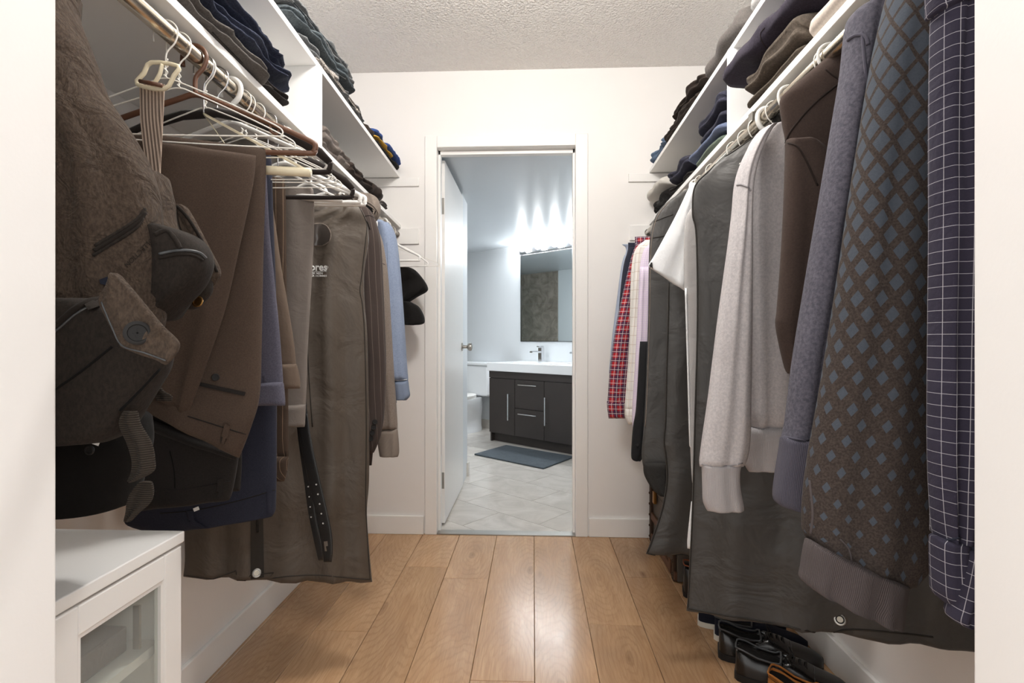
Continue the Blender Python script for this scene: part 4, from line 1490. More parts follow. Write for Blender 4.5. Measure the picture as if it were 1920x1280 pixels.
# ---- printed garment bag --------------------------------------------
gb = thing('garment_bag', 'grey brown nylon garment bag with white shop lettering', 'garment bag', P(560, 700, Y=1.52))
bagL = cloth('bag', [((362, 364), 618, 648, 1.585, 1.595, .02), ((370, 374), 592, 664, 1.57, 1.60, .03), ((392, 400), 548, 682, 1.55, 1.61), ((416, 424), -.93, 689, 1.47, 1.62), ((455, 455), -.96, 691, 1.46, 1.62), (510, -.97, 683, 1.45, 1.62),
                     (570, -.97, 684, 1.45, 1.62), (640, -.98, 689, 1.45, 1.62), (800, -.98, 692, 1.44, 1.62), (900, -.98, 692, 1.44, 1.62), (955, -.98, 688, 1.44, 1.62), (1000, -.985, 690, 1.44, 1.62), (1050, -.985, 694, 1.44, 1.62), ((1080, 1090), -.99, 698, 1.44, 1.62)],
             'bag', gb, th=.07, n=64, sub=6, folds=(.014, 4.5, 5), wob=.014)
seam('piping', bagL, [(640, 366), (664, 376), (681, 402), (688, 424), (685, 455), (678, 520), (675, 545), (680, 575), (684, 640), (687, 800), (686, 950), (694, 1086)], .0015, 'bagtrim', gb)
seam('hem', bagL, [(345, 1078), (400, 1085), (475, 1088), (540, 1080), (600, 1078), (650, 1083), (695, 1086)], .0015, 'bagtrim', gb)
wd = patch('viewing_window', bagL, [(584, 421), (600, 419), (613, 424), (620, 438), (617, 452), (604, 460), (586, 460)], 'window', gb, .0015, .0008, 4, 3)
tag(wd, 'dark clear plastic window')
wp = [(584, 421), (600, 419), (613, 424), (620, 438), (617, 452), (604, 460), (586, 460)]
seam('window_stitching', bagL, wp, .0014, 'taupe', gb)
text_on('lettering', bagL, 'ores', 581, 507, 19.5, 'whiteprint', gb, bold=.028, off=.003, sx=.92)
text_on('lettering', bagL, '®', 611, 503, 6, 'whiteprint', gb, bold=.02, off=.003)
seam('printed_rule', bagL, [(582, 509.5), (597, 509), (612, 508.5)], .0006, 'whiteprint', gb, off=.003)
text_on('lettering', bagL, 'FOR MEN', 580, 514.0, 5.2, 'whiteprint', gb, bold=.02, off=.003, sx=1.15)
text_on('lettering', bagL, 'UR HOMMES', 583, 518.5, 4.6, 'whiteprint', gb, bold=.02, off=.003, sx=1.15)
patch('zip_placket', bagL, [(470, 940), (493, 940), (495, 1082), (470, 1086)], 'bagtrim', gb, .002, .001, 3, 3)
seam('zip', bagL, [(481, 940), (482, 975), (483, 998)], .003, 'blackplastic', gb, off=.004)
seam('fold_crease', bagL, [(576, 640), (580, 720), (586, 800)], .0016, 'bagtrim', gb)
q = surf(bagL, 481, 1074, .004)
disc('eyelet', q, CAM - q, .0125, .003, 'steel', gb, 20)
tag(disc('eyelet_center', q + (CAM - q).normalized() * .002, CAM - q, .0075, .002, 'rubberwhite', gb, 16), 'pale centre of the eyelet')

# ---- jackets and sweatshirts at the far end -------------------------
pj = thing('suit_jacket', 'charcoal pinstripe suit jacket with four sleeve buttons', 'jacket', P(690, 600, Y=1.74))
cloth('body', [(398, -.88, 672), (425, -.90, 700), (480, -.90, 706), (600, -.90, 708), (760, -.90, 706), (872, -.90, 697)], 'pin', pj, Y=1.79, th=.04, folds=(.004, 2, 1))
sl = cloth('sleeve', [(385, 640, 684), (397, 640, 696), (420, 645, 706), (460, 650, 714), (560, 655, 719), (680, 660, 723), (770, 664, 720), (815, 670, 713), (848, 676, 701)], 'pin', pj, Y=1.735, th=.07, folds=(.003, 2, 2))
seam('shoulder_seam', sl, [(684, 405), (694, 404), (704, 410)], .0012, 'trK', pj)
seam('lapel_edge', sl, [(676, 405), (688, 415), (694, 430)], .002, 'trK', pj)
for x, y in ((703, 791), (700.5, 801), (698, 811.5), (695, 822)):
    q = surf(sl, x, y, .0005)
    disc('button', q, CAM - q, .0088, .004, 'blackplastic', pj, holes=4)
ts = thing('hooded_sweatshirt', 'taupe hooded sweatshirt behind the pinstripe jacket', 'sweatshirt', P(725, 600, Y=1.92))
cloth('body', [(415, -.88, 690), (440, -.90, 712), (560, -.90, 716), (700, -.90, 716), (780, -.88, 712)], 'taupe', ts, Y=1.95, th=.07, folds=(.004, 2, 1))
s = cloth('sleeve', [(432, 690, 708), (455, 690, 717), (520, 694, 727), (600, 698, 732), (700, 702, 738), (770, 704, 743), (806, 705, 745)], 'taupe', ts, Y=1.89, th=.07, folds=(.003, 2, 3))
cloth('cuff', [(804, 706, 745), (825, 708, 747), (846, 711, 748), (856, 713, 746)], 'taupeK', ts, Y=1.885, th=.05, folds=(.002, 2, 3))
seam('armhole_seam', s, [(706, 491), (714, 492), (722, 496)], .0016, 'taupeF', ts)
hd = cloth('hood', [(366, 676, 698), (370, 666, 706), (380, 662, 711), (392, 662, 713), (404, 664, 710), (416, 674, 702)], 'taupe', ts, Y=1.89, th=.08, folds=(.008, 2, 7))
patch('hood_opening', hd, [(676, 386), (684, 381), (697, 389), (705, 396), (703, 402), (692, 398), (680, 394)], 'packblack', ts, .001, .0005, 2, 2)
seam('hood_hem', hd, [(672, 386), (684, 378), (698, 384), (708, 398), (706, 408)], .003, 'taupe', ts)
bs = thing('sweatshirt', 'light blue fleece sweatshirt at the end of the trouser rod', 'sweatshirt', P(735, 600, Y=2.1))
cloth('body', [(412, -.88, 716), (424, -.90, 730), (450, -.90, 738), (560, -.90, 740), (680, -.90, 742), (755, -.88, 744)], 'lblue', bs, Y=2.17, th=.08, folds=(.004, 2, 2))
s = cloth('sleeve', [(417, 702, 728), (428, 702, 736), (455, 704, 744), (520, 708, 751), (600, 714, 757), (680, 722, 762), (714, 728, 765)], 'lblue', bs, Y=2.09, th=.09, folds=(.006, 2, 4))
cloth('cuff', [(713, 734, 765), (730, 738, 767), (742, 741, 768), (750, 743, 762)], 'lblueK', bs, Y=2.085, th=.06, folds=(.002, 2, 3))
seam('cuff_seam', s, [(732, 712), (748, 713), (763, 711)], .0014, 'white', bs)
seam('sleeve_fold', s, [(726, 455), (727, 480), (727, 520)], .0016, 'lblueK', bs)
# caps on the end wall
for rows, lab, Yc in (([(500, 752, 764), (506, 750, 778), (520, 748, 791), (536, 748, 801), (546, 748, 800), (556, 750, 782), (568, 750, 762)], 'black cotton cap hanging upper on the end wall', 2.62),
                      ([(565, 752, 768), (574, 752, 784), (588, 752, 793), (600, 752, 796), (606, 752, 794), (609, 754, 786)], 'smaller black cap hanging under the other cap', 2.60)):
    t = thing('cap', lab, 'cap', P(772, rows[3][0], Y=Yc), 'black caps on the end wall')
    o = cloth('crown', rows, 'cap', t, Y=Yc, th=.10, folds=(.006, 2, 4))
    y0 = rows[3][0]
    seam('brim_edge', o, [(752, rows[-1][0] - 3), (775, (rows[-1][0] + y0) / 2 + 4), (794, y0 + 3)], .003, 'packblack', t)

# ---- folded clothes on the left shelves ------------------------------
SZ = ZL + .0185
xs = lambda y: gl(y)
GJ = 'folded clothes on the left shelves'
o = folded('folded_jeans', 'grey folded jeans at the bottom of the jeans pile', 'jeans', .86, 1.245, xs(1.1) + .012, -.97, SZ, SZ + .046, 'denimG', 2, GJ, 11, wob=.012, groove=.024, crumple=.011)
seam('hem_stitch', o, [(398, 60), (425, 88), (455, 118)], .0012, 'denimK', o)
o = folded('folded_jeans', 'black folded jeans under the dark blue pair', 'jeans', 1.16, 1.365, xs(1.2) + .002, -.97, SZ, SZ + .030, 'denimK', 2, GJ, 12, groove=.024, crumple=.011)
seam('pocket_edge', o, [(490, 158), (503, 160), (512, 166)], .0014, 'denimG', o)
o = folded('folded_jeans', 'dark blue folded jeans with copper stitching', 'jeans', .88, 1.385, xs(1.1) + .012, -.97, SZ + .050, SZ + .088, 'denimD', 2, GJ, 13, wob=.008, groove=.024, crumple=.011)
seam('side_seam', o, [(400, 35), (430, 62), (465, 95), (500, 140)], .0016, 'denimK', o)
o2 = folded('folded_jeans', 'upper dark blue jeans with belt loops on top of pile', 'jeans', .86, 1.35, xs(1.1) + .004, -.97, SZ + .094, SZ + .126, 'denimD', 3, GJ, 14, wob=.008, groove=.024, crumple=.011)
seam('stitching', o2, [(395, 6), (412, 24), (428, 44)], .0016, 'stitch', o2)
MB().box(xs(.93) + .008, xs(.93) + .016, .905, .955, SZ + .096, SZ + .124).build('belt_loop', 'denimG', o2, bevel=0.002)
o = folded('folded_trousers', 'taupe folded trousers beside the shelf divider', 'trousers', 1.645, 1.80, xs(1.75) + .0, -.97, SZ, SZ + .088, 'taupeF', 3, GJ, 21, wob=.01, crumple=.008)
o = folded('folded_sweater', 'grey taupe folded sweater next to the taupe trousers', 'sweater', 1.80, 1.90, xs(1.85) - .002, -.97, SZ, SZ + .064, 'taupeF', 2, GJ, 22, wob=.01, crumple=.008)
o = folded('folded_trousers', 'very dark brown folded trousers on the lower shelf', 'trousers', 1.91, 2.16, xs(2.0) + .006, -.97, SZ, SZ + .072, 'dkbF', 2, GJ, 23, z1e=SZ + .04, wob=.008, crumple=.008)
o = folded('folded_shirt', 'black brown rolled shirt past the dark trousers', 'shirt', 2.17, 2.33, xs(2.2) + .018, -.97, SZ, SZ + .058, 'dkbF', 1, GJ, 24, crumple=.008)
o = folded('folded_scarf', 'small grey folded scarf near the end wall', 'scarf', 2.36, 2.47, xs(2.4) + .006, -.9, SZ, SZ + .034, 'denimG', 2, GJ, 25)
UZ = ZU + .0185
xu = lambda y: gu(y)
o = folded('folded_jeans', 'distressed grey jeans with frayed holes on upper shelf', 'jeans', 1.50, 2.13, xu(1.8) + .004, -.97, UZ, UZ + .040, 'denimL', 2, GJ, 31, z1e=UZ + .02, wob=.01, groove=.024, crumple=.011)
for k, (x, y) in enumerate(((598, 115), (608, 128), (625, 139), (676, 212))):
    rr = []
    for i in range(12):
        a = 2 * math.pi * i / 12
        rr.append((x + 8 * math.cos(a) + 3 * math.sin(a), y + 4 * math.sin(a) + 6 * math.cos(a)))
    try:
        pts = [surf(o, *q, .001) for q in rr]
        tube('frayed_hole', pts, .004, 'fray', o, 6, closed=True, sub=1)
    except Exception:
        pass
o = folded('folded_jeans', 'teal grey washed jeans in the middle of upper pile', 'jeans', 1.44, 1.955, xu(1.7) + .012, -.97, UZ + .040, UZ + .078, 'denimT', 2, GJ, 32, wob=.012, groove=.024, crumple=.011)
seam('side_seam', o, [(570, 78), (600, 108), (630, 136), (648, 148)], .0016, 'denimL', o)
o = folded('folded_jeans', 'pale grey washed jeans on top of the upper pile', 'jeans', 1.38, 1.97, xu(1.7) + .006, -.97, UZ + .078, UZ + .116, 'denimL', 2, GJ, 33, wob=.012, groove=.024, crumple=.011)
seam('pocket_seam', o, [(586, 50), (610, 72), (632, 100)], .0018, 'denimT', o)
o = folded('folded_shirt', 'black folded shirt under the royal blue one', 'shirt', 2.30, 2.72, xu(2.5) + .006, -.97, UZ, UZ + .022, 'cap', 1, GJ, 34, crumple=.008)
o = folded('folded_shirt', 'yellow folded shirt between black and royal blue', 'shirt', 2.30, 2.60, xu(2.5) + .004, -.97, UZ + .023, UZ + .034, 'yellow', 1, GJ, 35, crumple=.008)
o = folded('folded_shirt', 'royal blue folded shirt at the far shelf end', 'shirt', 2.28, 2.75, xu(2.5) + .012, -.97, UZ + .035, UZ + .060, 'royal', 1, GJ, 36, crumple=.008)
o = folded('folded_shirt', 'small brown folded shirt before the royal blue one', 'shirt', 2.19, 2.27, xu(2.2) - .002, -.95, UZ, UZ + .042, 'dkbF', 1, GJ, 37, crumple=.008)

# ---- glazed cabinet under the backpack -------------------------------
cx = -.62
cab = thing('glass_cabinet', 'low white cabinet with framed glass door under the backpack', 'cabinet', (-.8, .77, 0))
c0, c1, ctz = .645, .90, .70
mb = MB().box(XL + .016, cx - .02, c0, c0 + .016, 0, ctz - .02).box(XL + .016, cx - .02, c1 - .016, c1, 0, ctz - .02).box(XL + .016, XL + .022, c0, c1, 0, ctz - .02).box(XL + .016, cx - .02, c0, c1, .05, .066)
mb.build('carcass', 'shelf', cab)
MB().box(XL + .016, cx + .002, c0 - .003, c1 + .003, ctz - .0195, ctz).build('top_panel', 'shelf', cab, bevel=0.002)
MB().box(XL + .022, cx - .03, c0 + .017, c1 - .017, .50, .516).build('shelf', 'shelf', cab)
MB().box(XL + .04, cx - .06, c0 + .03, c1 - .05, .517, .56).build('inner_box', 'taupeF', cab, bevel=0.004)
MB().box(XL + .022, cx - .03, c0 + .017, c1 - .017, .28, .296).build('shelf', 'shelf', cab)
st = .042
d0, d1, dz0, dz1 = c0 + .002, c1 - .002, .05, ctz - .024
mb = MB().box(cx - .019, cx, d0, d0 + st, dz0, dz1).box(cx - .019, cx, d1 - st, d1, dz0, dz1).box(cx - .019, cx, d0 + st, d1 - st, dz0, dz0 + st).box(cx - .019, cx, d0 + st, d1 - st, dz1 - st, dz1)
dr = mb.build('door', 'shelf', cab, bevel=0.0025)
mb = MB()
for a, b, zz0, zz1 in ((d0 + st, d0 + st + .006, dz0 + st, dz1 - st), (d1 - st - .006, d1 - st, dz0 + st, dz1 - st), (d0 + st + .006, d1 - st - .006, dz1 - st - .006, dz1 - st), (d0 + st + .006, d1 - st - .006, dz0 + st, dz0 + st + .006)):
    mb.box(cx - .014, cx - .003, a, b, zz0, zz1)
mb.build('glazing_bead', 'shelf', dr)
MB().box(cx - .012, cx - .008, d0 + st + .0065, d1 - st - .0065, dz0 + st + .0065, dz1 - st - .0065).build('glass_pane', 'glass', dr)
MB().box(cx - .03, cx - .0195, d1 - .075, d1 - .07, dz1 - .14, dz1 - .07).build('door_hinge', 'steel', dr)

# ================================================================== RIGHT RAIL
G2 = 'hangers on the sweatshirt rod'
for Yh, kind, lab in ((.625, 'p', 'white plastic hanger inside the navy grid shirt'), (.755, 'p', 'white plastic hanger inside the diamond sweater'), (.86, 'p', 'white plastic hanger inside the blue grey sweatshirt'),
                      (1.045, 'p', 'white plastic hanger inside the dark brown sweatshirt'), (1.062, 'w', 'white wire hanger close behind the dark brown shoulder'),
                      (1.215, 'p', 'white plastic hanger inside the light grey sweatshirt'), (1.285, 'w', 'white wire hanger behind the light grey sweatshirt'), (1.33, 'f', 'white plastic hanger with flat hook before the dark bag'),
                      (1.39, 'w', 'white wire hanger inside the wide dark garment bag'), (1.74, 'w', 'white wire hanger inside the far dark garment bag'),
                      (1.92, 'p', 'white plastic hanger inside the gingham shirt'), (2.185, 'p', 'white plastic hanger inside the red plaid shirt'), (2.34, 'p', 'white plastic hanger inside the navy shirt'), (1.548, 'w', 'white wire hanger carrying the white shoulder cover'), (1.462, 'w', 'white wire hanger inside the pale grey shirt'), (1.862, 'w', 'white wire hanger inside the black shirt'), (2.03, 'w', 'white wire hanger inside the window check shirt'), (2.50, 'w', 'white wire hanger inside the pale blue shirt')):
    if kind == 'w':
        wire_hanger(Yh, 'R', lab, G2, 0, 0, .05 if Yh < 1.1 else .085, drop=.15)
    else:
        tube_hanger(Yh, 'R', lab, G2, 'whiteplastic', 0, 0, .055, .004, .14, hr=.006 if kind == 'f' else .0032)

# ---- navy grid shirt
t = thing('shirt', 'navy shirt with white window-pane grid beside the entrance', 'shirt', P(1790, 600, Y=.58))
cloth('body', [(-160, .50, .74), (-60, .49, .80), (60, .50, .82), (300, .50, .82), (600, .50, .82), (900, .50, .82), (1010, .50, .82)], 'gridnavy', t, Y=.625, th=.045, n=48, folds=(.007, 4, 3))
s = cloth('sleeve', [(20, 1756, 1840), (60, 1754, 1842), (200, 1753, 1836), (400, 1752, 1850), (600, 1750, 1856), (800, 1748, 1850), (900, 1750, 1846), (980, 1756, 1830), (1014, 1762, 1812)], 'gridnavy', t, Y=.565, th=.045, n=48, folds=(.006, 3, 8))
cloth('yoke', [(-150, 1750, 1900), (-60, 1744, 1900), (0, 1748, 1890), (24, 1752, 1850)], 'gridnavy', t, Y=.560, th=.05, folds=(.008, 3, 5), uscale=.8)
cloth('cuff', [(1008, 1756, 1806), (1030, 1755, 1806), (1080, 1757, 1803), (1112, 1760, 1796), (1128, 1770, 1792)], 'gridnavy', t, Y=.56, th=.04, folds=(.002, 2, 2))
seam('cuff_seam', s, [(1754, 1008), (1775, 1012), (1800, 1008)], .0012, 'navyshirt', t)
cloth('cuff', [(1030, 1812, 1850), (1080, 1802, 1850), (1130, 1790, 1846), (1158, 1784, 1838), (1168, 1800, 1836)], 'gridnavy', t, Y=.545, th=.035, folds=(.003, 2, 4))
cloth('placket', [(880, 1817, 1846), (960, 1816, 1846), (1010, 1812, 1850), (1040, 1808, 1850)], 'navyshirt', t, Y=.55, th=.02, folds=(.002, 2, 4))

# ---- diamond sweater
t = thing('sweater', 'brown sweater with blue diamonds shrinking towards the cuff', 'sweater', P(1640, 600, Y=.70))
cloth('body', [(-120, .53, .78), (-40, .53, .82), (60, .53, .84), (400, .53, .84), (800, .53, .84), (960, .53, .84)], 'diamond', t, Y=.755, th=.05, folds=(.004, 2, 2))
s = cloth('sleeve', [(-90, 1700, 1775), (-30, 1678, 1776), (20, 1664, 1774), (120, 1641, 1770), (270, 1616, 1764), (400, 1595, 1760), (560, 1571, 1758), (720, 1545, 1756), (850, 1521, 1755), (930, 1510, 1754), ((985, 1010), 1508, 1750), ((1003, 1060), 1512, 1732), ((1022, 1100), 1524, 1694)],
          'diamond', t, Y=.69, th=.075, n=56, folds=(.004, 2, 4), wob=.004)
seam('sleeve_seam', s, [(1518, 900), (1524, 960), (1520, 1000)], .0016, 'diamondK', t)
seam('gathered_fold', s, [(1575, 1010), (1592, 1030), (1598, 1062)], .0012, 'diamondK', t)
cloth('cuff', [((1010, 1092), 1516, 1696), ((1030, 1108), 1511, 1694), ((1062, 1135), 1506, 1690), ((1085, 1160), 1503, 1687), ((1098, 1178), 1516, 1683)], 'diamondK', t, Y=.675, th=.065, n=48, folds=(.006, 3, 3))

# ---- blue grey sweatshirt
t = thing('sweatshirt', 'blue grey heather sweatshirt next to the diamond sweater', 'sweatshirt', P(1560, 500, Y=.80))
cloth('body', [(-30, .56, .76), (0, .54, .80), (60, .53, .82), (200, .52, .84), (500, .51, .84), (800, .51, .84), (880, .51, .84)], 'bluegrey', t, Y=.86, th=.05, folds=(.005, 2, 2))
s = cloth('sleeve', [(18, 1606, 1690), (34, 1594, 1690), (70, 1588, 1682), (130, 1582, 1672), (200, 1571, 1660), (350, 1545, 1640), (500, 1519, 1616), (680, 1490, 1588), (790, 1476, 1570), (824, 1468, 1564)], 'bluegrey', t, Y=.785, th=.065, n=44, folds=(.006, 2, 5))
cloth('cuff', [((818, 822), 1467, 1560), ((845, 848), 1464, 1558), ((895, 900), 1456, 1556), ((935, 945), 1453, 1554), ((948, 964), 1464, 1552)], 'bluegreyK', t, Y=.78, th=.055, n=40, folds=(.003, 2, 3))
seam('cuff_seam', s, [(1470, 818), (1490, 822), (1515, 826)], .0016, 'bluegreyK', t)
seam('armhole_seam', s, [(1590, 75), (1605, 66), (1622, 68), (1628, 84)], .0028, 'bluegreyK', t)
seam('sleeve_fold', s, [(1616, 60), (1624, 140), (1630, 200)], .0022, 'bluegreyK', t)

# ---- dark brown sweatshirt
t = thing('sweatshirt', 'dark brown fleece sweatshirt between blue grey and light grey ones', 'sweatshirt', P(1500, 500, Y=1.02))
o = cloth('body', [((100, 92), 1560, .74), ((126, 106), 1528, .78), ((165, 122), 1482, .80), ((188, 150), 1463, .82), (230, 1467, .84), (280, 1474, .84), (400, 1472, .84), (560, 1478, .84), (760, 1482, .84), (880, 1486, .84)], 'dkbrown', t, Y=1.045, th=.055, n=48, folds=(.004, 2, 2))
s = cloth('sleeve', [(262, 1475, 1520), (300, 1474, 1560), (400, 1470, 1590), (500, 1464, 1600), (580, 1458, 1580), (610, 1456, 1560), (660, 1466, 1540), (700, 1477, 1520)], 'dkbrown', t, Y=.985, th=.05, n=40, folds=(.004, 2, 4))
seam('raglan_seam', o, [(1473, 268), (1480, 250), (1496, 228), (1516, 205), (1545, 178), (1585, 148)], .0022, 'dkbrownS', t, off=.001)
seam('armhole_seam', s, [(1477, 268), (1495, 275), (1512, 302), (1533, 348)], .0016, 'dkbrownS', t)
seam('neck_seam', o, [(1548, 130), (1562, 142), (1575, 150)], .0016, 'dkbrownS', t)

# ---- light grey sweatshirt
t = thing('sweatshirt', 'light grey heather sweatshirt with ribbed cuff and hem', 'sweatshirt', P(1420, 550, Y=1.16))
o = cloth('body', [((236, 228), 1440, .62), ((250, 236), 1420, .62), ((285, 270), 1400, .62), (340, 1394, .62), (500, 1396, .62), (700, 1398, .62), (804, 1400, .62)], 'ltgrey', t, Y=1.205, th=.055, n=44, folds=(.005, 3, 2))
cloth('hem', [(800, 1400, .62), (830, 1397, .62), (868, 1397, .62), (884, 1404, .62)], 'ltgreyK', t, Y=1.20, th=.05, n=44, folds=(.003, 3, 3))
seam('hem_seam', o, [(1402, 800), (1430, 803), (1462, 806)], .0016, 'ltgreyS', t)
s = cloth('sleeve', [((240, 236), 1436, 1452), ((262, 250), 1414, 1440), ((300, 290), 1394, 1422), (340, 1382, 1410), (400, 1376, 1406), (500, 1362, 1407), (620, 1345, 1407), (740, 1330, 1406), (830, 1317, 1404), (874, 1312, 1394)], 'ltgrey', t, Y=1.145, th=.065, n=40, folds=(.005, 2, 6))
cloth('cuff', [(868, 1316, 1390), (885, 1317, 1386), (915, 1318, 1387), (940, 1319, 1392), (957, 1326, 1394)], 'ltgreyK', t, Y=1.14, th=.05, n=40, folds=(.003, 2, 3))
seam('cuff_seam', s, [(1316, 870), (1350, 876), (1392, 868)], .0016, 'ltgreyS', t)
seam('armhole_seam', s, [(1382, 347), (1390, 346), (1402, 351), (1408, 358)], .0022, 'ltgreyS', t)

# ---- wide dark garment bag
t = thing('garment_bag', 'wide dark nylon garment bag with eyelet in its lower hem', 'garment bag', P(1450, 900, Y=1.25))
bagR = cloth('bag', [((228, 200), 1450, .60, 1.32, 1.32, .02), ((262, 214), 1405, .70, 1.32, 1.31, .03), ((288, 236), 1366, .78, 1.32, 1.30), ((318, 280), 1330, .86, 1.32, 1.27), ((348, 340), 1302, .90, 1.32, 1.24), (400, 1297, .92, 1.32, 1.22), (445, 1304, .92, 1.32, 1.20), (600, 1306, .928, 1.32, 1.17),
                     (800, 1301, .928, 1.32, 1.14), (950, 1297, .93, 1.32, 1.13), (1060, 1292, .93, 1.32, 1.13), ((1120, 1170), 1289, .93, 1.32, 1.13), ((1144, 1222), 1287, .93, 1.32, 1.13)],
             'bagR', t, th=.06, n=72, sub=6, folds=(.010, 4, 7), wob=.010)
seam('piping', bagR, [(1449, 230), (1404, 264), (1366, 290), (1352, 297), (1330, 320), (1303, 350), (1299, 400), (1306, 445), (1308, 600), (1303, 800), (1299, 950), (1291, 1120), (1289, 1140)], .0018, 'bagtrim', t)
seam('hem', bagR, [(1290, 1140), (1340, 1150), (1400, 1160), (1470, 1173), (1540, 1186), (1600, 1180), (1680, 1186), (1750, 1194)], .0022, 'bagtrim', t)
q = surf(bagR, 1575, 1161, .002)
disc('eyelet', q, CAM - q, .0125, .003, 'steel', t, 22)
disc('eyelet_gap', q + (CAM - q).normalized() * .0010, CAM - q, .0088, .002, 'blackplastic', t, 16)
tag(disc('eyelet_center', q + (CAM - q).normalized() * .0022, CAM - q, .0062, .002, 'rubberwhite', t, 16), 'pale centre of the eyelet')

# ---- pale grey shirt and white shoulder cover between the bags
t = thing('shirt', 'pale grey shirt squeezed between the two dark garment bags', 'shirt', P(1290, 600, Y=1.46))
o = cloth('body', [(388, 1300, .66), (396, 1292, .74), (420, 1284, .82), (500, 1282, .86), (600, 1286, .86), (760, 1291, .86), (880, 1296, .86), (905, 1298, .85)], 'palegrey', t, Y=1.46, th=.03, folds=(.003, 2, 3))
seam('front_edge', o, [(1286, 540), (1290, 680), (1295, 860)], .003, 'white', t)
cloth('shirt_tail', [(940, 1296, 1308), (970, 1293, 1308), (1010, 1289, 1306), (1028, 1289, 1302)], 'white', t, Y=1.44, th=.012, folds=(.002, 2, 3))
t = thing('shoulder_cover', 'bright white cloth shoulder cover with pointed corner', 'cloth', P(1260, 450, Y=1.55))
o = cloth('cover', [((342, 346), 1296, 1312), ((398, 380), 1270, 1312), ((440, 430), 1248, 1308), ((480, 470), 1226, 1304), ((497, 510), 1216, 1300), ((504, 548), 1222, 1288)], 'white', t, Y=1.54, th=.02, folds=(.003, 2, 3), wob=.003)
patch('tassel', o, [(1216, 493), (1223, 492), (1224, 504), (1218, 505)], 'tealdark', t, .003, .001, 2, 2)

# ---- far dark garment bag
t = thing('garment_bag', 'far dark nylon garment bag with curling piped front edge', 'garment bag', P(1250, 800, Y=1.68))
o = cloth('back_panel', [((352, 346), 1290, .62), ((378, 362), 1252, .72), ((400, 392), 1232, .80), ((430, 425), 1222, .86), (470, 1217, .9), (600, 1215, .9), (720, 1211, .9), (800, 1207, .9), (850, 1203, .9), (880, 1208, .9), (905, 1222, .9), (926, 1240, .88)],
          'bagR', t, Y=1.74, th=.05, n=48, folds=(.008, 3, 5), wob=.006)
seam('edge_stitching', o, [(1255, 378), (1236, 400), (1225, 430), (1220, 480), (1218, 600), (1214, 720), (1210, 800)], .0014, 'taupe', t)
seam('fold_crease', o, [(1226, 416), (1245, 408), (1262, 402)], .0014, 'bagtrim', t)
seam('fold_crease', o, [(1224, 446), (1245, 442), (1258, 436)], .0014, 'bagtrim', t)
fp = cloth('front_panel', [(520, 1252, .80), (600, 1251, .86), (700, 1248, .88), (790, 1246, .88), (830, 1243, .88), (856, 1247, .88), (900, 1249, .88), (950, 1241, .88), (1000, 1225, .88), ((1038, 1048), 1211, .88)],
           'bagR', t, Y=1.655, th=.045, n=48, folds=(.009, 3, 9), wob=.008)
seam('piping', fp, [(1254, 530), (1253, 600), (1250, 700), (1248, 790), (1245, 826), (1249, 856), (1251, 900), (1243, 950), (1227, 1000), (1214, 1036)], .0026, 'bagtrim', t)
seam('hem', fp, [(1214, 1037), (1240, 1042), (1290, 1046)], .0026, 'bagtrim', t)
cloth('lining', [(868, 1206, 1250), (890, 1208, 1250), (915, 1222, 1250), (930, 1238, 1250)], 'tealdark', t, Y=1.70, th=.02, folds=(.002, 2, 1))

# ---- shirts at the far end
t = thing('shirt', 'pale pink gingham shirt beside the far dark bag', 'shirt', P(1200, 600, Y=1.92))
cloth('body', [(452, .44, .70), (470, .40, .78), (520, .385, .80), (640, .38, .82), (800, .38, .82)], 'gingham', t, Y=1.92, th=.05, folds=(.004, 2, 2))
cloth('sleeve', [(500, 1200, 1222), (580, 1196, 1222), (680, 1191, 1220), (760, 1186, 1216), (802, 1186, 1206)], 'gingham', t, Y=1.87, th=.04, folds=(.004, 2, 5))
t = thing('shirt', 'white shirt with tan window check before the plaid one', 'shirt', P(1190, 600, Y=2.0))
cloth('body', [(450, .43, .70), (470, .39, .78), (520, .375, .80), (640, .37, .82), (790, .37, .82)], 'window_check', t, Y=2.03, th=.05, folds=(.004, 2, 2))
cloth('sleeve', [(462, 1196, 1222), (480, 1191, 1222), (560, 1186, 1212), (660, 1179, 1206), (740, 1173, 1204), (768, 1171, 1202)], 'window_check', t, Y=1.975, th=.05, folds=(.005, 2, 4))
cloth('cuff', [(764, 1172, 1202), (780, 1172, 1200), (795, 1178, 1198)], 'window_check', t, Y=1.97, th=.04, folds=(.003, 2, 4))
t = thing('shirt', 'red and navy plaid shirt near the end wall', 'shirt', P(1165, 600, Y=2.15))
cloth('body', [(444, .42, .70), (462, .42, .78), (510, .40, .80), (640, .39, .82), (770, .39, .82)], 'plaid', t, Y=2.185, th=.05, folds=(.004, 2, 2))
s = cloth('sleeve', [(456, 1194, 1212), (472, 1187, 1206), (500, 1179, 1202), (600, 1157, 1190), (680, 1145, 1184), (740, 1140, 1180), (756, 1139, 1178)], 'plaid', t, Y=2.12, th=.05, folds=(.004, 2, 7))
cloth('cuff', [(752, 1138, 1178), (768, 1139, 1176), (784, 1141, 1172)], 'plaid', t, Y=2.115, th=.045, folds=(.002, 2, 4))
t = thing('shirt', 'navy shirt showing a sliver behind the plaid one', 'shirt', P(1170, 500, Y=2.3))
cloth('body', [(455, .42, .70), (466, .42, .78), (500, .41, .80), (640, .41, .82), (760, .41, .82)], 'navyshirt', t, Y=2.34, th=.05, folds=(.004, 2, 2))
cloth('sleeve', [(464, 1180, 1192), (480, 1174, 1188), (500, 1169, 1186), (540, 1164, 1182), (590, 1160, 1176)], 'navyshirt', t, Y=2.28, th=.05, folds=(.003, 2, 3))
t = thing('shirt', 'pale blue shirt last on the right rod', 'shirt', P(1160, 560, Y=2.46))
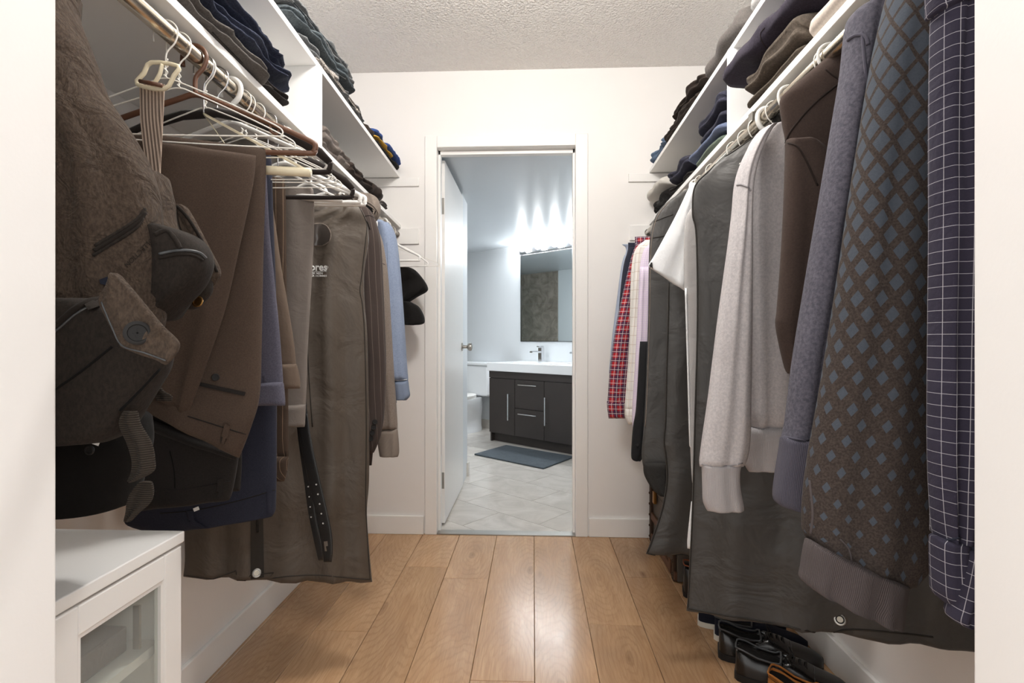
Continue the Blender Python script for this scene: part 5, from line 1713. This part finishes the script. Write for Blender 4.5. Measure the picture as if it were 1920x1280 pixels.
cloth('body', [(458, .42, .70), (468, .44, .78), (500, .43, .80), (640, .42, .82), (760, .42, .82)], 'paleblue', t, Y=2.5, th=.05, folds=(.004, 2, 2))
cloth('sleeve', [(478, 1171, 1184), (500, 1165, 1182), (560, 1157, 1178), (640, 1147, 1170), (700, 1142, 1162)], 'paleblue', t, Y=2.44, th=.05, folds=(.003, 2, 3))
t = thing('shirt', 'black shirt whose cuff shows below the checked shirts', 'shirt', P(1195, 820, Y=1.84))
s = cloth('sleeve', [(640, 1200, 1224), (760, 1193, 1222), (800, 1187, 1220), (840, 1184, 1212), (858, 1184, 1204), (863, 1188, 1200)], 'blackcloth', t, Y=1.82, th=.04, folds=(.003, 2, 3))
q = surf(s, 1195, 834, .001)
disc('cuff_button', q, CAM - q, .005, .002, 'blackplastic', t)
cloth('body', [(470, .46, .72), (520, .42, .80), (700, .42, .82), (850, .43, .82)], 'blackcloth', t, Y=1.86, th=.03, folds=(.003, 2, 1))

# ---- folded clothes on the right shelves
QZ = ZLr + .0185
GR = 'folded clothes on the right shelves'
xr_ = lambda y: hlx(y)
folded('folded_sweater', 'cream folded sweater at the near end of lower shelf', 'sweater', .80, 1.12, xr_(1.0) - .004, .91, QZ, QZ + .050, 'creamF', 1, GR, 51)
folded('folded_sweater', 'brown folded sweater lying on the cream one', 'sweater', .78, 1.08, xr_(1.0) + .01, .91, QZ + .052, QZ + .13, 'brownF', 1, GR, 52)
folded('folded_sweater', 'thin brown folded sweater under the thick brown roll', 'sweater', 1.13, 1.445, xr_(1.3) - .002, .91, QZ, QZ + .022, 'brownF', 1, GR, 53)
o = folded('folded_sweater', 'thick brown rolled knit beside the shelf divider', 'sweater', 1.13, 1.41, xr_(1.3) - .02, .91, QZ + .022, QZ + .088, 'brownF', 2, GR, 54, wob=.016, Xf1=xr_(1.3) - .03)
o = folded('folded_fleece', 'large dark plum fleece rolled on top of brown knit', 'fleece', 1.08, 1.50, xr_(1.2) - .012, .91, QZ + .090, QZ + .155, 'plumF', 1, GR, 55, wob=.014, Xf1=xr_(1.4) - .06)
seam('sleeve_seam', o, [(1434, 52), (1426, 62), (1428, 76), (1438, 92)], .0009, 'dkbrownS', o)
folded('folded_fleece', 'sage green folded fleece lowest beside the divider', 'fleece', 1.63, 1.93, xr_(1.8) - .004, .91, QZ, QZ + .030, 'greenF', 1, GR, 56)
folded('folded_fleece', 'slate blue folded fleece on the sage green one', 'fleece', 1.62, 1.985, xr_(1.8) - .012, .91, QZ + .030, QZ + .064, 'blueF', 1, GR, 57)
folded('folded_fleece', 'thin navy folded fleece between slate blue and navy', 'fleece', 1.62, 1.90, xr_(1.8) - .004, .91, QZ + .064, QZ + .098, 'navyF', 1, GR, 58)
o = folded('folded_fleece', 'thick navy fleece on top beside the divider', 'fleece', 1.615, 1.90, xr_(1.8) - .01, .91, QZ + .098, QZ + .160, 'navyF', 2, GR, 59, wob=.012, z1e=QZ + .14)
folded('folded_jeans', 'dark charcoal folded jeans under the crumpled navy top', 'jeans', 2.02, 2.32, xr_(2.2) + .004, .91, QZ, QZ + .038, 'denimK', 2, GR, 60, crumple=.009)
folded('folded_shirt', 'crumpled navy top past the slate blue fleece', 'shirt', 2.0, 2.28, xr_(2.2) - .01, .91, QZ + .040, QZ + .10, 'navyF', 2, GR, 61, wob=.016, crumple=.009)
folded('folded_shirt', 'black crumpled shirt under the cream hat', 'shirt', 2.42, 2.66, xr_(2.5) + .0, .9, QZ, QZ + .085, 'cap', 2, GR, 62, wob=.012, crumple=.009)
hat = folded('knit_hat', 'cream wool hat drooping over the far shelf end', 'hat', 2.42, 2.75, xr_(2.6) - .02, .86, QZ + .088, QZ + .150, 'capcream', 1, None, 63, wob=.01)
RZU = ZUr + .0185
xq = lambda y: hu(y)
folded('folded_jeans', 'blue denim jeans at the far end of upper shelf', 'jeans', 2.40, 2.70, xq(2.6) - .004, .91, RZU, RZU + .052, 'denimB', 2, GR, 71, wob=.01, crumple=.009)
folded('folded_trousers', 'dark brown folded trousers on the upper shelf', 'trousers', 1.96, 2.44, xq(2.2) - .006, .91, RZU + .0, RZU + .05, 'dkbF', 3, GR, 72, wob=.01, crumple=.009)
folded('folded_trousers', 'dark brown rolled trousers on top of their pair', 'trousers', 1.90, 2.30, xq(2.1) - .002, .91, RZU + .05, RZU + .088, 'dkbF', 2, GR, 73, wob=.012, crumple=.009)
folded('folded_sweater', 'charcoal rolled sweater above the shelf divider', 'sweater', 1.50, 1.84, xq(1.7) - .012, .91, RZU, RZU + .075, 'charF', 1, GR, 74, wob=.012, z1e=RZU + .06)
folded('folded_sweater', 'grey marl folded sweater on the near upper shelf', 'sweater', 1.2, 1.475, xq(1.4) - .006, .91, RZU, RZU + .05, 'greyF', 1, GR, 75)
folded('folded_sweater', 'dark plum folded sweater on the grey marl one', 'sweater', 1.2, 1.50, xq(1.4) - .02, .91, RZU + .06, RZU + .13, 'plumF', 2, GR, 76)

# ---- old trunk on the floor
tk = thing('storage_trunk', 'worn grey storage trunk with wooden battens and rusty rivets', 'trunk', (.77, 2.5, 0))
tx, ty0, ty1, tz = .612, 2.25, 2.735, .335
MB().box(tx, .92, ty0, ty1, .004, tz - .07).build('chest', 'trunk', tk, bevel=0.004)
MB().box(tx - .004, .924, ty0 - .004, ty1 + .004, tz - .068, tz).build('lid', 'trunk', tk, bevel=0.008)
for z in (.012, .12):
    MB().box(tx - .012, tx, ty0, ty1, z, z + .035).build('batten', 'trunkwood', tk, bevel=0.002)
for y in (ty0 + .01, ty1 - .04):
    MB().box(tx - .014, tx - .0005, y, y + .03, .004, tz - .01).build('corner_strap', 'rust', tk, bevel=0.002)
for k in range(6):
    for y in (ty0 + .025, ty1 - .025):
        MB().lathe([(.007, 0), (.006, -.004), (.002, -.006)], (tx - .014, y, .03 + k * .055), 'x', 8).build('rivet', 'rust', tk, True, 40)
MB().box(tx - .02, tx - .0045, 2.60, 2.63, .225, .285).build('latch', 'brass', tk, bevel=0.003)
MB().box(tx - .018, tx - .0125, 2.30, 2.33, .02, .08).build('foot_plate', 'trunkwood', tk, bevel=0.002)

# ================================================================== SHOES
def shoe(label, heel, toe, L, wd, mat, solemat, group, laces=True, hgt=.075, soleh=.022, cat='shoe', name='dress_shoe', lip='leatheredge'):
    heel, toe = Vector((heel[0], heel[1], 0)), Vector((toe[0], toe[1], 0))
    d = (toe - heel).normalized()
    sd = Vector((-d.y, d.x, 0))
    t = thing(name, label, cat, (heel + toe) / 2, group)

    def W(s, a, z):
        return heel + d * (s * L) + sd * a + Vector((0, 0, z))
    st = [(0.0, .50), (.03, .74), (.10, .86), (.22, .86), (.38, .84), (.52, .92), (.66, 1.0), (.78, .96), (.88, .80), (.95, .56), (1.0, .20)]
    # sole and heel
    def outline(k, n=None):
        l = [W(s, wd / 2 * w * k, 0) for s, w in st]
        r = [W(s, -wd / 2 * w * k, 0) for s, w in reversed(st)]
        return l + r
    ol = outline(1.06)
    MB().prism([(p.x, p.y) for p in ol], soleh * .55, soleh).build('sole', solemat, t, True, 40)
    hl_ = [W(s, wd / 2 * w * 1.0, 0) for s, w in st if s <= .25] + [W(s, -wd / 2 * w * 1.0, 0) for s, w in reversed(st) if s <= .25]
    MB().prism([(p.x, p.y) for p in hl_], 0.0005, soleh * .56).build('heel', solemat, t, True, 40)
    fo = [W(s, wd / 2 * w * 1.0, 0) for s, w in st if s >= .5] + [W(s, -wd / 2 * w * 1.0, 0) for s, w in reversed(st) if s >= .5]
    MB().prism([(p.x, p.y) for p in fo], 0.0005, soleh * .56).build('forefoot_sole', solemat, t, True, 40)
    # upper: open top from heel to throat
    top = [(0, hgt * .98), (.03, hgt), (.10, hgt * .95), (.22, hgt * .80), (.36, hgt * .76), (.48, hgt * .95), (.60, hgt * .86), (.72, hgt * .68), (.82, hgt * .60), (.92, hgt * .52), (1.0, hgt * .34)]
    import bisect
    def lerp(tab, s):
        for (a, b), (c, e) in zip(tab[:-1], tab[1:]):
            if a <= s <= c:
                return b + (e - b) * (s - a) / (c - a)
        return tab[-1][1]
    v, f = [], []
    n, m = 17, 34
    for j in range(m):
        s = j / (m - 1)
        w = lerp(st, s) * wd / 2
        h = lerp(top, s)
        op = 1.0 if s < .40 else max(0.0, 1 - (s - .40) / .08)
        for i in range(n):
            a = math.pi * i / (n - 1)
            ca, sa = math.cos(a), math.sin(a)
            x = math.copysign(abs(ca) ** .55, ca) * w * (1 - .28 * sa * sa * (1 if s < .5 else .55))
            z = soleh + (h) * (sa ** .6 if sa > 0 else 0)
            if op > 0 and sa > .80:
                z = soleh + h * (1 - .55 * op * (sa - .80) / .20)
            v.append(W(s + (.012 if s < .02 else 0), x, z))
    for j in range(m - 1):
        for i in range(n - 1):
            f.append((j * n + i, j * n + i + 1, (j + 1) * n + i + 1, (j + 1) * n + i))
    f.append(tuple(range(n)))
    f.append(tuple(range((m - 1) * n, m * n)))
    mk('upper', v, f, mat, t)
    # dark opening and collar
    col = []
    for s, sg in [(x / 10 * .40 + .015, 1) for x in range(11)] + [(x / 10 * .40 + .015, -1) for x in range(10, -1, -1)]:
        col.append(W(s, sg * lerp(st, s) * wd / 2 * .74, soleh + lerp(top, s) * .985))
    tube('collar', col, .0028, lip, t, 6, closed=True, sub=2)
    op = [W(q[0], q[1], 0) for q in []]
    cc = [Vector((p.x, p.y, p.z - .012)) for p in col]
    ce = sum(cc, Vector()) / len(cc)
    mk('insole', cc + [ce], [(i, (i + 1) % len(cc), len(cc)) for i in range(len(cc))], 'packblack', t)
    if laces:
        mb = MB()
        for k in range(4):
            s = .47 + k * .05
            z = soleh + lerp(top, s) + .002
            mb.tube([W(s, -.018, z - .005), W(s + .01, 0, z + .003), W(s + .02, .018, z - .006)], .0018, 5)
            mb.tube([W(s, .018, z - .005), W(s + .01, 0, z + .004), W(s + .02, -.018, z - .006)], .0018, 5)
        mb.build('laces', 'blackplastic', t, True)
        tube('lace_bow', [W(.5, 0, soleh + hgt), W(.48, .03, soleh + hgt + .012), W(.53, .035, soleh + hgt * .8), W(.51, 0, soleh + hgt), W(.47, -.03, soleh + hgt + .01), W(.53, -.034, soleh + hgt * .8), W(.5, 0, soleh + hgt)], .0016, 'blackplastic', t, 5)
        seam_pts = [W(.70, a * wd / 2 * .86, soleh + lerp(top, .70) * (1 - .25 * a * a) + .001) for a in (-1, -.6, -.2, .2, .6, 1)]
        tube('toe_cap_seam', seam_pts, .0012, 'leatheredge', t, 5)
    return t


GS = 'shoes along the right wall'
shoe('polished black lace-up shoe, nearer one of the dress pair', P(1378, 1262, Z=0)[:2], P(1590, 1320, Z=0)[:2], .305, .098, 'shoe', 'sole', GS)
shoe('polished black lace-up shoe, farther one of the dress pair', P(1346, 1224, Z=0)[:2], P(1545, 1262, Z=0)[:2], .305, .098, 'shoe', 'sole', GS)
shoe('navy canvas sneaker with white rubber sole under the bag', P(1308, 1166, Z=0)[:2], P(1500, 1200, Z=0)[:2], .29, .08, 'canvas', 'rubberwhite', GS, False, .07, .02, name='sneaker')
shoe('second navy canvas sneaker beside the dress shoes', P(1338, 1192, Z=0)[:2], P(1530, 1228, Z=0)[:2], .29, .08, 'canvas', 'rubberwhite', GS, False, .06, .02, name='sneaker')
shoe('tan suede shoe just past the polished pair', P(1440, 1322, Z=0)[:2], P(1640, 1400, Z=0)[:2], .29, .10, 'tan', 'sole', GS, False, .088, .02, name='suede_shoe', lip='tan')
shoe('dark grey leather ankle shoe in front of the trunk', P(1280, 1112, Z=0)[:2], P(1440, 1130, Z=0)[:2], .29, .10, 'leather', 'sole', GS, False, .11, .02, name='ankle_shoe', lip='oxblood')
